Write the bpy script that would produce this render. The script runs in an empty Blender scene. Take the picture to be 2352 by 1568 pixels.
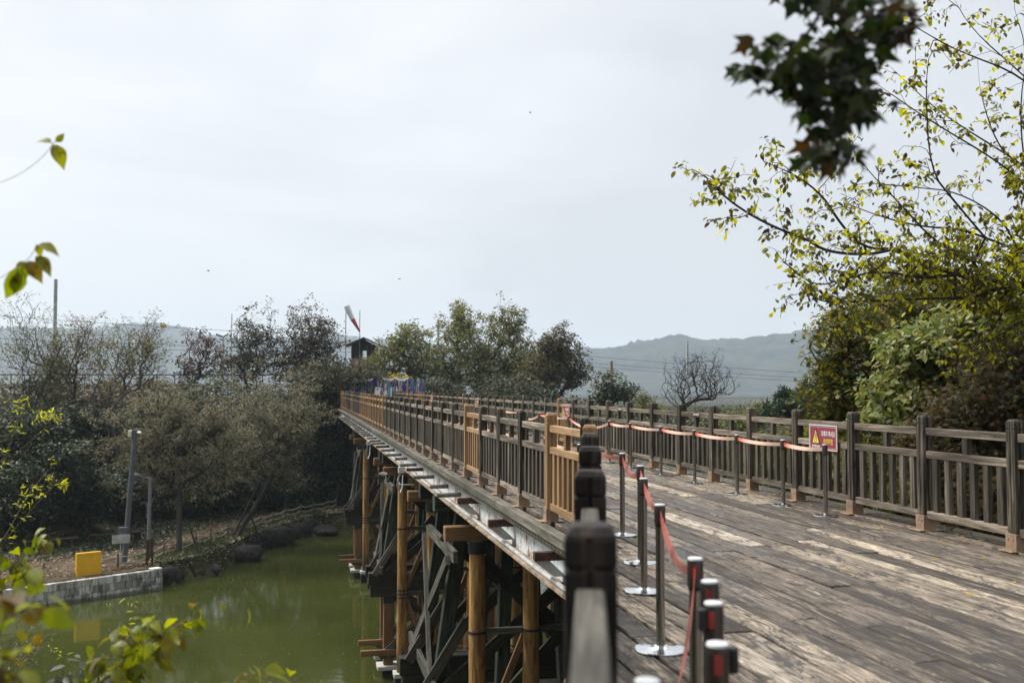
import bpy, bmesh, math, random
import numpy as np
from mathutils import Vector, Matrix, Quaternion

sc = bpy.context.scene
COL = sc.collection
rad = math.radians

# ------------------------------------------------------------------ camera
EYE = 1.635
YAW, PITCH = rad(12.02), rad(2.58)
FPX = 2287.0                      # focal length in pixels of a 2352 px wide picture
cam_d = bpy.data.cameras.new("camera")
cam = bpy.data.objects.new("camera", cam_d)
COL.objects.link(cam)
cam_d.sensor_width = 36.0
cam_d.lens = 36.0 * FPX / 2352.0
cam.location = (0, 0, EYE)
cam.rotation_euler = (rad(90) + PITCH, 0, -YAW)
cam_d.clip_start = 0.05
cam_d.clip_end = 9000
cam_d.dof.use_dof = True
cam_d.dof.focus_distance = 17.0
cam_d.dof.aperture_fstop = 2.2
sc.camera = cam
_f = np.array([math.sin(YAW) * math.cos(PITCH), math.cos(YAW) * math.cos(PITCH), math.sin(PITCH)])
_r = np.array([math.cos(YAW), -math.sin(YAW), 0.0])
_u = np.cross(_r, _f)
EYEV = np.array([0, 0, EYE])
def ray(px, py): return _f + _r * (px - 1176) / FPX - _u * (py - 784) / FPX
def at(px, py, depth): return EYEV + ray(px, py) * depth
def on_z(px, py, z):
    d = ray(px, py); return EYEV + d * ((z - EYE) / d[2])
def on_x(px, py, x):
    d = ray(px, py); return EYEV + d * (x / d[0])

# ------------------------------------------------------------------ sky and sun
SUN_EL, SUN_AZ = rad(48), rad(-62)          # azimuth from +Y towards +X
sun_dir = Vector((math.sin(SUN_AZ) * math.cos(SUN_EL), math.cos(SUN_AZ) * math.cos(SUN_EL), math.sin(SUN_EL)))
w = bpy.data.worlds.new("World"); sc.world = w; w.use_nodes = True
nt = w.node_tree; nt.nodes.clear(); N = nt.nodes.new; L = nt.links.new
out = N("ShaderNodeOutputWorld")
sky = N("ShaderNodeTexSky"); sky.sky_type = 'NISHITA'; sky.sun_disc = False
sky.sun_elevation = SUN_EL; sky.sun_rotation = SUN_AZ
bg1 = N("ShaderNodeBackground"); bg1.inputs[1].default_value = 0.10
L(sky.outputs[0], bg1.inputs[0])
tc = N("ShaderNodeTexCoord")
mp = N("ShaderNodeMapping"); mp.inputs['Scale'].default_value = (1.0, 1.0, 2.4); mp.inputs['Location'].default_value = (0.3, 0.1, 0.55)
L(tc.outputs['Generated'], mp.inputs[0])
nz = N("ShaderNodeTexNoise"); nz.inputs['Scale'].default_value = 1.7; nz.inputs['Detail'].default_value = 5; nz.inputs['Roughness'].default_value = 0.5
nz.inputs['Distortion'].default_value = 0.5
L(mp.outputs[0], nz.inputs['Vector'])
# brightness = cloud noise + a soft glow round the hidden sun + paler overhead
dot = N("ShaderNodeVectorMath"); dot.operation = 'DOT_PRODUCT'
L(tc.outputs['Generated'], dot.inputs[0]); dot.inputs[1].default_value = sun_dir
def wmath(op, a, b=None, clamp=False):
    n = N("ShaderNodeMath"); n.operation = op; n.use_clamp = clamp
    for i, v in enumerate((a, b)):
        if v is None: continue
        if isinstance(v, (int, float)): n.inputs[i].default_value = v
        else: L(v, n.inputs[i])
    return n.outputs[0]
glow = wmath('POWER', wmath('MAXIMUM', dot.outputs['Value'], 0.0), 2.0)
sep = N("ShaderNodeSeparateXYZ"); L(tc.outputs['Generated'], sep.inputs[0])
elev = wmath('MULTIPLY', sep.outputs['Z'], 1.1, True)
v = wmath('ADD', wmath('SUBTRACT', wmath('MULTIPLY', nz.outputs['Fac'], 1.6), 0.50), wmath('ADD', wmath('SUBTRACT', wmath('MULTIPLY', glow, 0.95), 0.20), wmath('MULTIPLY', elev, 0.34)))
cr = N("ShaderNodeValToRGB"); L(v, cr.inputs[0])
cr.color_ramp.elements[0].position = 0.10; cr.color_ramp.elements[0].color = (0.58, 0.60, 0.635, 1)
cr.color_ramp.elements[1].position = 0.80; cr.color_ramp.elements[1].color = (1.02, 1.02, 1.01, 1)
e = cr.color_ramp.elements.new(0.55); e.color = (0.735, 0.752, 0.785, 1)
zen = wmath('MULTIPLY', wmath('MULTIPLY', wmath('SUBTRACT', sep.outputs['Z'], 0.42), 1.9, True), 2.1)
bg2 = N("ShaderNodeBackground"); back = wmath('ADD', wmath('MULTIPLY', wmath('ADD', sep.outputs['Y'], 0.45), 0.62, True), 0.42, True)
L(wmath('MULTIPLY', wmath('ADD', zen, 1.13), back), bg2.inputs[1])
L(cr.outputs[0], bg2.inputs[0])
mx = N("ShaderNodeMixShader"); mx.inputs[0].default_value = 0.94
L(bg1.outputs[0], mx.inputs[1]); L(bg2.outputs[0], mx.inputs[2]); L(mx.outputs[0], out.inputs[0])

sd = bpy.data.lights.new("sun", 'SUN'); sd.energy = 3.0; sd.angle = rad(14); sd.color = (1.0, 0.95, 0.87)
so = bpy.data.objects.new("sun", sd); COL.objects.link(so)
so.rotation_euler = sun_dir.to_track_quat('Z', 'Y').to_euler()

vs = sc.view_settings
vs.view_transform = 'Standard'; vs.look = 'None'; vs.exposure = 0.22; vs.gamma = 1.0; vs.use_curve_mapping = False
cy = sc.cycles
cy.max_bounces = 6; cy.diffuse_bounces = 3; cy.glossy_bounces = 3; cy.transmission_bounces = 3; cy.transparent_max_bounces = 6
cy.volume_bounces = 1
cy.use_denoising = True
cy.caustics_reflective = False; cy.caustics_refractive = False

# ------------------------------------------------------------------ materials
def ramp_set(cr, stops):
    els = cr.color_ramp.elements
    while len(els) > 1: els.remove(els[-1])
    els[0].position = stops[0][0]; els[0].color = (*stops[0][1], 1)
    for p, c in stops[1:]:
        e = els.new(p); e.color = (*c, 1)

def new_mat(name):
    m = bpy.data.materials.new(name); m.use_nodes = True
    return m, m.node_tree, m.node_tree.nodes['Principled BSDF']

def noise(nt, scale, vec, detail=6, rough=0.6, dist=0.0):
    n = nt.nodes.new("ShaderNodeTexNoise")
    n.inputs['Scale'].default_value = scale; n.inputs['Detail'].default_value = detail
    n.inputs['Roughness'].default_value = rough; n.inputs['Distortion'].default_value = dist
    if vec is not None: nt.links.new(vec, n.inputs['Vector'])
    return n
def coords(nt, scale=(1, 1, 1), kind='Object', jitter=True):
    t = nt.nodes.new("ShaderNodeTexCoord"); m = nt.nodes.new("ShaderNodeMapping")
    m.inputs['Scale'].default_value = scale
    nt.links.new(t.outputs[kind], m.inputs[0])
    if jitter:
        oi = nt.nodes.new("ShaderNodeObjectInfo"); mu = nt.nodes.new("ShaderNodeMath"); mu.operation = 'MULTIPLY'; mu.inputs[1].default_value = 57.0
        nt.links.new(oi.outputs['Random'], mu.inputs[0]); nt.links.new(mu.outputs[0], m.inputs['Location'])
    return m.outputs[0]
def mathn(nt, op, a, b=None, clamp=False):
    n = nt.nodes.new("ShaderNodeMath"); n.operation = op; n.use_clamp = clamp
    for i, v in enumerate((a, b)):
        if v is None: continue
        if isinstance(v, (int, float)): n.inputs[i].default_value = v
        else: nt.links.new(v, n.inputs[i])
    return n.outputs[0]
def mixc(nt, fac, a, b, mode='MIX'):
    n = nt.nodes.new("ShaderNodeMix"); n.data_type = 'RGBA'; n.blend_type = mode
    for i, v in ((0, fac), (6, a), (7, b)):
        if isinstance(v, (int, float)): n.inputs[i].default_value = v
        elif isinstance(v, tuple): n.inputs[i].default_value = (*v, 1)
        else: nt.links.new(v, n.inputs[i])
    return n.outputs[2]
def bump(nt, h, bsdf, strength=0.4, dist=0.01):
    b = nt.nodes.new("ShaderNodeBump"); b.inputs['Strength'].default_value = strength; b.inputs['Distance'].default_value = dist
    nt.links.new(h, b.inputs['Height']); nt.links.new(b.outputs[0], bsdf.inputs['Normal'])

def plain(name, col, rough=0.6, metal=0.0, var=0.12, scale=6, bumpy=0.0):
    m, nt, b = new_mat(name)
    v = coords(nt)
    n = noise(nt, scale, v)
    c2 = tuple(max(0, x * (1 - var)) for x in col); c3 = tuple(min(1, x * (1 + var)) for x in col)
    cr = nt.nodes.new("ShaderNodeValToRGB"); ramp_set(cr, [(0.3, c2), (0.7, c3)])
    nt.links.new(n.outputs['Fac'], cr.inputs[0]); nt.links.new(cr.outputs[0], b.inputs['Base Color'])
    b.inputs['Roughness'].default_value = rough; b.inputs['Metallic'].default_value = metal
    if bumpy: bump(nt, n.outputs['Fac'], b, bumpy, 0.02)
    return m

def wood(name, stops, axis='Y', streak=None, streak_amt=0.5, moss=0.0, rough=0.75, grain=26, bumps=0.5, tone=0.35, big=1.1):
    """grain runs along AXIS of the object; STREAK is a stain colour of large irregular patches"""
    m, nt, b = new_mat(name)
    s = {'X': (1.3, grain, grain), 'Y': (grain, 1.3, grain), 'Z': (grain, grain, 1.3)}[axis]
    g = noise(nt, 1.0, coords(nt, s), 7, 0.65, 0.6)
    cr = nt.nodes.new("ShaderNodeValToRGB"); ramp_set(cr, stops); nt.links.new(g.outputs['Fac'], cr.inputs[0])
    c = cr.outputs[0]
    oi = nt.nodes.new("ShaderNodeObjectInfo")
    f = mathn(nt, 'ADD', mathn(nt, 'MULTIPLY', oi.outputs['Random'], 2 * tone), 1 - tone)
    hsv = nt.nodes.new("ShaderNodeHueSaturation"); nt.links.new(c, hsv.inputs['Color']); nt.links.new(f, hsv.inputs['Value'])
    c = hsv.outputs[0]
    pn = noise(nt, big, coords(nt, {'X': (.5, 2, 2), 'Y': (2, .5, 2), 'Z': (2, 2, .5)}[axis]), 6, 0.7, 0.4)
    if streak:
        r2 = nt.nodes.new("ShaderNodeValToRGB"); ramp_set(r2, [(0.46, (0, 0, 0)), (0.62, (1, 1, 1))])
        nt.links.new(pn.outputs['Fac'], r2.inputs[0])
        c = mixc(nt, mathn(nt, 'MULTIPLY', r2.outputs[0], streak_amt), c, streak)
    if moss:
        mn = noise(nt, 2.3, coords(nt), 6, 0.7)
        r3 = nt.nodes.new("ShaderNodeValToRGB"); ramp_set(r3, [(0.52, (0, 0, 0)), (0.68, (1, 1, 1))])
        nt.links.new(mn.outputs['Fac'], r3.inputs[0])
        c = mixc(nt, mathn(nt, 'MULTIPLY', r3.outputs[0], moss), c, (0.055, 0.065, 0.018))
    nt.links.new(c, b.inputs['Base Color'])
    b.inputs['Roughness'].default_value = rough
    b.inputs['Specular IOR Level'].default_value = 0.3
    if bumps: bump(nt, g.outputs['Fac'], b, bumps, 0.008)
    return m

def leafm(name, cols, transl=0.45, rough=0.5, spot=None):
    """leaf colours picked per leaf (each leaf is a mesh island)"""
    m, nt, b = new_mat(name)
    g = nt.nodes.new("ShaderNodeNewGeometry")
    cr = nt.nodes.new("ShaderNodeValToRGB"); cr.color_ramp.interpolation = 'LINEAR'
    k = len(cols); ramp_set(cr, [(i / max(1, k - 1), c) for i, c in enumerate(cols)])
    nt.links.new(g.outputs['Random Per Island'], cr.inputs[0])
    c = cr.outputs[0]
    if spot:
        n = noise(nt, spot[1], coords(nt), 4, 0.7)
        r = nt.nodes.new("ShaderNodeValToRGB"); ramp_set(r, [(0.55, (0, 0, 0)), (0.66, (1, 1, 1))]); nt.links.new(n.outputs['Fac'], r.inputs[0])
        c = mixc(nt, r.outputs[0], c, spot[0])
    nt.links.new(c, b.inputs['Base Color'])
    b.inputs['Roughness'].default_value = rough; b.inputs['Specular IOR Level'].default_value = 0.35
    t = nt.nodes.new("ShaderNodeBsdfTranslucent")
    hs = nt.nodes.new("ShaderNodeHueSaturation"); hs.inputs['Saturation'].default_value = 1.15; hs.inputs['Value'].default_value = 1.9
    nt.links.new(c, hs.inputs['Color']); nt.links.new(hs.outputs[0], t.inputs['Color'])
    mxs = nt.nodes.new("ShaderNodeMixShader"); mxs.inputs[0].default_value = transl
    nt.links.new(b.outputs[0], mxs.inputs[1]); nt.links.new(t.outputs[0], mxs.inputs[2])
    nt.links.new(mxs.outputs[0], nt.nodes['Material Output'].inputs['Surface'])
    return m

GREY = [(0.32, (0.032, 0.025, 0.019)), (0.44, (0.115, 0.092, 0.070)), (0.56, (0.235, 0.196, 0.152)), (0.7, (0.37, 0.32, 0.25))]
DARKPOST = [(0.34, (0.012, 0.010, 0.008)), (0.46, (0.055, 0.044, 0.034)), (0.56, (0.16, 0.132, 0.103)), (0.68, (0.34, 0.29, 0.23))]
NEWW = [(0.3, (0.16, 0.095, 0.042)), (0.5, (0.25, 0.155, 0.075)), (0.7, (0.35, 0.235, 0.13))]
LOGW = [(0.32, (0.12, 0.056, 0.016)), (0.46, (0.28, 0.148, 0.044)), (0.58, (0.42, 0.24, 0.085)), (0.7, (0.50, 0.32, 0.13))]
m_post = wood("weathered_post_wood", DARKPOST, 'Z', streak=(0.016, 0.014, 0.011), streak_amt=0.75, moss=0.35)
m_darkpost = wood("shaded_post_wood", [(0.36, (0.006, 0.005, 0.005)), (0.5, (0.018, 0.014, 0.012)), (0.64, (0.06, 0.043, 0.034))], 'Z', streak=(0.008, 0.007, 0.006), streak_amt=0.6)  # backlit shade of the near posts, painted as a darker wood
m_rail = wood("weathered_rail_wood", GREY, 'Y', streak=(0.045, 0.04, 0.03), streak_amt=0.5, moss=0.25)
m_darkrail = wood("dark_rail_wood", [(0.34, (0.02, 0.018, 0.014)), (0.48, (0.06, 0.055, 0.044)), (0.62, (0.13, 0.12, 0.10))], 'Y', streak=(0.02, 0.018, 0.014), streak_amt=0.4)  # darker rail wood for the near splayed bays
m_bal = wood("weathered_baluster_wood", [(0.34, (0.025, 0.021, 0.016)), (0.48, (0.075, 0.063, 0.049)), (0.62, (0.17, 0.148, 0.118))], 'Z', streak=(0.03, 0.026, 0.02), streak_amt=0.6, moss=0.2)
m_newpost = wood("new_post_wood", NEWW, 'Z', streak=(0.17, 0.08, 0.03), streak_amt=0.35, grain=18)
m_newrail = wood("new_rail_wood", NEWW, 'Y', streak=(0.50, 0.34, 0.19), streak_amt=0.5, grain=18, tone=0.15)
m_log = wood("peeled_log_wood", LOGW, 'Y', streak=(0.085, 0.045, 0.02), streak_amt=0.65, grain=14, tone=0.18, bumps=0.3)
nt_ = m_log.node_tree; b_ = nt_.nodes['Principled BSDF']; src = b_.inputs['Base Color'].links[0].from_socket
tcl = nt_.nodes.new('ShaderNodeTexCoord'); sl = nt_.nodes.new('ShaderNodeSeparateXYZ'); nt_.links.new(tcl.outputs['Object'], sl.inputs[0])
nl = noise(nt_, 1.0, coords(nt_, (9, .8, 9)), 5, .6)
fl = mathn(nt_, 'ADD', mathn(nt_, 'MULTIPLY', sl.outputs['Y'], -1.1), mathn(nt_, 'SUBTRACT', mathn(nt_, 'MULTIPLY', nl.outputs['Fac'], 2.4), 3.4), True)
nt_.links.new(mixc(nt_, mathn(nt_, 'MULTIPLY', fl, .8), src, (0.035, 0.032, 0.016)), b_.inputs['Base Color'])      # damp stain above the waterline
m_tanbeam = wood("tan_timber", [(0.3, (0.10, 0.05, 0.022)), (0.5, (0.20, 0.11, 0.05)), (0.7, (0.30, 0.18, 0.09))], 'Y', streak=(0.07, 0.04, 0.02), streak_amt=0.5)
m_green = wood("old_green_timber", [(0.34, (0.008, 0.011, 0.008)), (0.48, (0.026, 0.036, 0.027)), (0.62, (0.07, 0.085, 0.066))], 'Y', streak=(0.012, 0.014, 0.009), streak_amt=0.6, moss=0.5)
m_darkbeam = wood("old_dark_timber", [(0.3, (0.008, 0.008, 0.007)), (0.55, (0.024, 0.022, 0.018)), (0.75, (0.06, 0.055, 0.042))], 'Y', moss=0.6)
m_greybeam = wood("old_grey_timber", [(0.34, (0.02, 0.019, 0.016)), (0.48, (0.07, 0.066, 0.054)), (0.62, (0.16, 0.15, 0.125))], 'Y', streak=(0.03, 0.032, 0.022), streak_amt=0.5)
m_fascia = wood("deck_edge_wood", [(0.3, (0.04, 0.036, 0.028)), (0.5, (0.11, 0.10, 0.08)), (0.7, (0.2, 0.185, 0.15))], 'Y', streak=(0.035, 0.035, 0.02), streak_amt=0.6, moss=0.5)

def deck_mat():
    m, nt, b = new_mat("deck_plank_wood")
    g = nt.nodes.new("ShaderNodeNewGeometry")
    oi = g.outputs['Random Per Island']
    t = nt.nodes.new("ShaderNodeTexCoord")
    def pv(scale, k):                      # coordinates that jump from board to board
        mp = nt.nodes.new("ShaderNodeMapping"); mp.inputs['Scale'].default_value = scale
        cmb = nt.nodes.new("ShaderNodeCombineXYZ"); nt.links.new(mathn(nt, 'MULTIPLY', oi, k), cmb.inputs[1]); nt.links.new(mathn(nt, 'MULTIPLY', oi, k * .37), cmb.inputs[0]); nt.links.new(cmb.outputs[0], mp.inputs['Location'])
        nt.links.new(t.outputs['Object'], mp.inputs[0]); return mp.outputs[0]
    gr = noise(nt, 1.0, pv((26, 1.5, 26), 300.0), 9, 0.75, 2.2)
    gv = nt.nodes.new("ShaderNodeValToRGB"); ramp_set(gv, [(0.38, (0.14, 0.13, 0.12)), (0.465, (0.62, 0.60, 0.58)), (0.54, (1.15, 1.14, 1.12)), (0.64, (1.75, 1.72, 1.66))]); nt.links.new(gr.outputs['Fac'], gv.inputs[0])
    fr = nt.nodes.new("ShaderNodeMath"); fr.operation = 'FRACT'; nt.links.new(mathn(nt, 'MULTIPLY', oi, 13.37), fr.inputs[0])
    pr = nt.nodes.new("ShaderNodeValToRGB"); ramp_set(pr, [(0.0, (0.044, 0.034, 0.026)), (0.3, (0.115, 0.093, 0.073)), (0.6, (0.215, 0.175, 0.135)), (0.88, (0.29, 0.24, 0.185)), (0.915, (0.43, 0.355, 0.268)), (1.0, (0.47, 0.41, 0.33))])
    nt.links.new(fr.outputs[0], pr.inputs[0])
    c = mixc(nt, 1.0, pr.outputs[0], gv.outputs[0], 'MULTIPLY')
    # worn pale streaks, rot and black scuffs
    wr = noise(nt, 1.0, pv((10, 0.7, 8), 91.0), 7, 0.7, 1.2)
    rw = nt.nodes.new("ShaderNodeValToRGB"); ramp_set(rw, [(0.52, (0, 0, 0)), (0.62, (1, 1, 1))]); nt.links.new(wr.outputs['Fac'], rw.inputs[0])
    c = mixc(nt, mathn(nt, 'MULTIPLY', rw.outputs[0], 0.42), c, mixc(nt, 1.0, (0.38, 0.325, 0.25), gv.outputs[0], 'MULTIPLY'))
    st = noise(nt, 1.0, pv((6, 1.9, 5), 57.0), 9, 0.78, 1.6)
    r2 = nt.nodes.new("ShaderNodeValToRGB"); ramp_set(r2, [(0.51, (0, 0, 0)), (0.565, (1, 1, 1))]); nt.links.new(st.outputs['Fac'], r2.inputs[0])
    c = mixc(nt, mathn(nt, 'MULTIPLY', r2.outputs[0], 0.82), c, (0.030, 0.026, 0.024))
    bg = noise(nt, 0.55, coords(nt, (2.2, 1.0, 1.0), jitter=False), 6, 0.7, 0.8)
    r5 = nt.nodes.new("ShaderNodeValToRGB"); ramp_set(r5, [(0.47, (0, 0, 0)), (0.6, (1, 1, 1))]); nt.links.new(bg.outputs['Fac'], r5.inputs[0])
    c = mixc(nt, mathn(nt, 'MULTIPLY', r5.outputs[0], 0.32), c, (0.05, 0.043, 0.038))
    nt.links.new(c, b.inputs['Base Color'])
    wn = noise(nt, 0.8, coords(nt, (2.6, 0.8, 1), jitter=False), 5, 0.6, 0.6)
    r4 = nt.nodes.new("ShaderNodeValToRGB"); ramp_set(r4, [(0.48, (0.75, 0.75, 0.75)), (0.66, (0.24, 0.24, 0.24))]); nt.links.new(wn.outputs['Fac'], r4.inputs[0])
    nt.links.new(r4.outputs[0], b.inputs['Roughness'])
    b.inputs['Specular IOR Level'].default_value = 0.4
    bump(nt, gr.outputs['Fac'], b, 0.6, 0.012)
    return m
m_deck = deck_mat()

def girder_mat():
    m, nt, b = new_mat("peeling_white_steel")
    n1 = noise(nt, 2.2, coords(nt, (1, 1, 1.4), jitter=False), 8, 0.72, 0.4)
    n2 = noise(nt, 9.0, coords(nt, (1, 1, .35), jitter=False), 7, 0.75, 0.8)
    r = nt.nodes.new("ShaderNodeValToRGB"); ramp_set(r, [(0.525, (0, 0, 0)), (0.60, (1, 1, 1))])
    nt.links.new(mathn(nt, 'ADD', mathn(nt, 'MULTIPLY', n1.outputs['Fac'], 0.6), mathn(nt, 'MULTIPLY', n2.outputs['Fac'], 0.42)), r.inputs[0])
    rust = nt.nodes.new("ShaderNodeValToRGB"); ramp_set(rust, [(0.35, (0.03, 0.012, 0.006)), (0.6, (0.26, 0.11, 0.03))]); nt.links.new(n2.outputs['Fac'], rust.inputs[0])
    c = mixc(nt, r.outputs[0], (0.66, 0.69, 0.70), rust.outputs[0])
    n3 = noise(nt, 1.0, coords(nt, (30, 30, 3), jitter=False), 4, 0.6, 1.5)
    r3 = nt.nodes.new("ShaderNodeValToRGB"); ramp_set(r3, [(0.63, (0, 0, 0)), (0.68, (1, 1, 1))]); nt.links.new(n3.outputs['Fac'], r3.inputs[0])
    c = mixc(nt, r3.outputs[0], c, (0.03, 0.026, 0.02))
    nt.links.new(c, b.inputs['Base Color']); b.inputs['Roughness'].default_value = 0.6
    return m
m_girder = girder_mat()
m_rust = plain("rusty_steel", (0.075, 0.035, 0.022), 0.8, 0.0, 0.6, 9)
m_flange = plain("rust_streaked_flange", (0.30, 0.22, 0.15), 0.75, 0, 0.75, 5)
m_pipe = plain("galvanised_pipe", (0.42, 0.44, 0.44), 0.5, 0.1, 0.35, 4)
m_outr = plain("dull_pipe_steel", (0.16, 0.155, 0.14), 0.6, 0.1, 0.5, 6)
m_greysteel = plain("grey_painted_steel", (0.085, 0.095, 0.11), 0.6, 0, 0.2, 3)
m_boot = plain("tan_steel_bracket", (0.27, 0.185, 0.12), 0.6, 0.0, 0.4, 9)
m_band = plain("black_band", (0.012, 0.013, 0.018), 0.6)
m_conc = plain("pale_concrete", (0.48, 0.46, 0.43), 0.85, 0, 0.2, 7)
m_chrome = plain("brushed_steel", (0.34, 0.33, 0.32), 0.2, 1.0, 0.06, 3)
m_polish = plain("polished_steel", (0.8, 0.8, 0.8), 0.09, 1.0, 0.03, 3)
m_darkhead = plain("dark_steel_head", (0.12, 0.105, 0.10), 0.35, 0.9, 0.1, 3)
m_headtop = plain("satin_cap", (0.75, 0.76, 0.76), 0.4, 0.4, 0.03)
m_black = plain("black_plastic", (0.012, 0.012, 0.013), 0.5)
m_red = plain("maroon_sign_face", (0.24, 0.032, 0.055), 0.5, 0, 0.08, 3)
m_white = plain("white_paint", (0.8, 0.8, 0.8), 0.5, 0, 0.03)
m_yel = plain("yellow_paint", (0.75, 0.56, 0.05), 0.5, 0, 0.05)
m_text_y = plain("yellow_letter", (0.80, 0.62, 0.10), 0.5, 0, 0.02)
m_ybox = plain("yellow_cabinet_paint", (0.78, 0.43, 0.015), 0.45, 0, 0.12, 3)

def belt_mat(fade):
    m, nt, b = new_mat("faded_red_belt" if fade else "red_belt")
    t = nt.nodes.new("ShaderNodeTexCoord"); s = nt.nodes.new("ShaderNodeSeparateXYZ"); nt.links.new(t.outputs['UV'], s.inputs[0])
    cr = nt.nodes.new("ShaderNodeValToRGB")
    if fade: ramp_set(cr, [(0.0, (0.55, 0.07, 0.05)), (0.06, (0.62, 0.17, 0.12)), (0.2, (0.70, 0.38, 0.28)), (0.6, (0.72, 0.48, 0.37)), (1, (0.74, 0.54, 0.43))])
    else: ramp_set(cr, [(0.0, (0.36, 0.045, 0.035)), (0.2, (0.36, 0.11, 0.085)), (1, (0.38, 0.15, 0.12))])
    nt.links.new(s.outputs['X'], cr.inputs[0])
    n = noise(nt, 7, coords(nt), 3)
    c = mixc(nt, 0.12, cr.outputs[0], n.outputs['Color'], 'OVERLAY')
    nt.links.new(c, b.inputs['Base Color']); b.inputs['Roughness'].default_value = 0.65
    return m
m_belt = belt_mat(True); m_belt2 = belt_mat(False)

def water_mat():
    m, nt, b = new_mat("murky_green_water")
    v = coords(nt, jitter=False)
    n = noise(nt, 0.12, v, 4, 0.6)
    cr = nt.nodes.new("ShaderNodeValToRGB"); ramp_set(cr, [(0.35, (0.034, 0.042, 0.009)), (0.65, (0.052, 0.061, 0.014))]); nt.links.new(n.outputs['Fac'], cr.inputs[0])
    vo = nt.nodes.new("ShaderNodeTexVoronoi"); vo.inputs['Scale'].default_value = 3.2; nt.links.new(v, vo.inputs['Vector'])
    sz = noise(nt, 0.35, v, 3)
    thr = mathn(nt, 'MULTIPLY', mathn(nt, 'SUBTRACT', sz.outputs['Fac'], 0.32), 0.22)
    sp = mathn(nt, 'LESS_THAN', vo.outputs['Distance'], thr)
    gate = mathn(nt, 'GREATER_THAN', vo.outputs['Color'], 0.55)
    sp = mathn(nt, 'MULTIPLY', sp, gate)
    c = mixc(nt, sp, cr.outputs[0], (0.42, 0.42, 0.32))
    nt.links.new(c, b.inputs['Base Color'])
    b.inputs['Roughness'].default_value = 0.06; b.inputs['IOR'].default_value = 1.33
    rp = noise(nt, 1.6, coords(nt, (1, 1.6, 1), jitter=False), 5, 0.55, 0.3)
    rm = noise(nt, 0.11, coords(nt, (1, 1, 1), jitter=False), 3, 0.6)
    rr_ = nt.nodes.new('ShaderNodeValToRGB'); ramp_set(rr_, [(0.45, (.12, .12, .12)), (0.62, (1, 1, 1))]); nt.links.new(rm.outputs['Fac'], rr_.inputs[0])
    bump(nt, mathn(nt, 'MULTIPLY', rp.outputs['Fac'], rr_.outputs[0]), b, 0.22, 0.05)
    return m
m_water = water_mat()

def ground_mat(name, stops, scale, bumpy=0.6, fine=5.0):
    m, nt, b = new_mat(name)
    v = coords(nt, jitter=False)
    n = noise(nt, scale, v, 10, 0.72, 0.3)
    n2 = noise(nt, fine, v, 6, 0.75)
    f = mathn(nt, 'ADD', mathn(nt, 'MULTIPLY', n.outputs['Fac'], 0.55), mathn(nt, 'MULTIPLY', n2.outputs['Fac'], 0.45))
    cr = nt.nodes.new("ShaderNodeValToRGB"); ramp_set(cr, stops); nt.links.new(f, cr.inputs[0])
    nt.links.new(cr.outputs[0], b.inputs['Base Color']); b.inputs['Roughness'].default_value = 0.95; b.inputs['Specular IOR Level'].default_value = 0.1
    bump(nt, n2.outputs['Fac'], b, bumpy, 0.08)
    return m
m_ground = ground_mat("soil_and_undergrowth", [(0.38, (0.012, 0.013, 0.007)), (0.5, (0.035, 0.036, 0.016)), (0.62, (0.075, 0.068, 0.035))], 0.5, 0.8, 3)
m_path = ground_mat("leaf_littered_path", [(0.38, (0.030, 0.018, 0.010)), (0.48, (0.075, 0.050, 0.030)), (0.56, (0.12, 0.088, 0.056)), (0.63, (0.28, 0.23, 0.16))], 0.7, 0.5, 3.2)
m_hill = ground_mat("wooded_hillside", [(0.40, (0.008, 0.014, 0.014)), (0.48, (0.022, 0.030, 0.027)), (0.56, (0.060, 0.056, 0.042)), (0.64, (0.03, 0.042, 0.034))], 0.012, 0.0, 0.05)
m_rock = ground_mat("dark_shore_rock", [(0.38, (0.009, 0.009, 0.008)), (0.5, (0.032, 0.030, 0.027)), (0.64, (0.09, 0.082, 0.074))], 1.5, 0.9, 6)

def wall_mat():
    m, nt, b = new_mat("stained_granite_block")
    g = nt.nodes.new("ShaderNodeNewGeometry")
    cr = nt.nodes.new("ShaderNodeValToRGB"); ramp_set(cr, [(0.0, (0.26, 0.255, 0.235)), (0.3, (0.45, 0.45, 0.43)), (1, (0.60, 0.60, 0.58))]); nt.links.new(g.outputs['Random Per Island'], cr.inputs[0])
    n = noise(nt, 1.2, coords(nt, (5, 5, 1.0), jitter=False), 7, 0.7)
    r = nt.nodes.new("ShaderNodeValToRGB"); ramp_set(r, [(0.48, (0, 0, 0)), (0.62, (1, 1, 1))]); nt.links.new(n.outputs['Fac'], r.inputs[0])
    c = mixc(nt, mathn(nt, 'MULTIPLY', r.outputs[0], 0.75), cr.outputs[0], (0.07, 0.068, 0.035))
    n2 = noise(nt, 0.9, coords(nt, (3, 3, 1), jitter=False), 5, 0.7)
    r2 = nt.nodes.new("ShaderNodeValToRGB"); ramp_set(r2, [(0.54, (0, 0, 0)), (0.6, (1, 1, 1))]); nt.links.new(n2.outputs['Fac'], r2.inputs[0])
    c = mixc(nt, mathn(nt, 'MULTIPLY', r2.outputs[0], 0.7), c, (0.035, 0.033, 0.028))
    tcw = nt.nodes.new('ShaderNodeTexCoord'); sw = nt.nodes.new('ShaderNodeSeparateXYZ'); nt.links.new(tcw.outputs['Object'], sw.inputs[0])
    wl_ = mathn(nt, 'LESS_THAN', mathn(nt, 'ADD', sw.outputs['Z'], mathn(nt, 'MULTIPLY', n.outputs['Fac'], -.25)), 0.0)
    c = mixc(nt, mathn(nt, 'MULTIPLY', wl_, 0.7), c, (0.05, 0.05, 0.035))
    nt.links.new(c, b.inputs['Base Color']); b.inputs['Roughness'].default_value = 0.85
    return m
m_wall = wall_mat()
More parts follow.
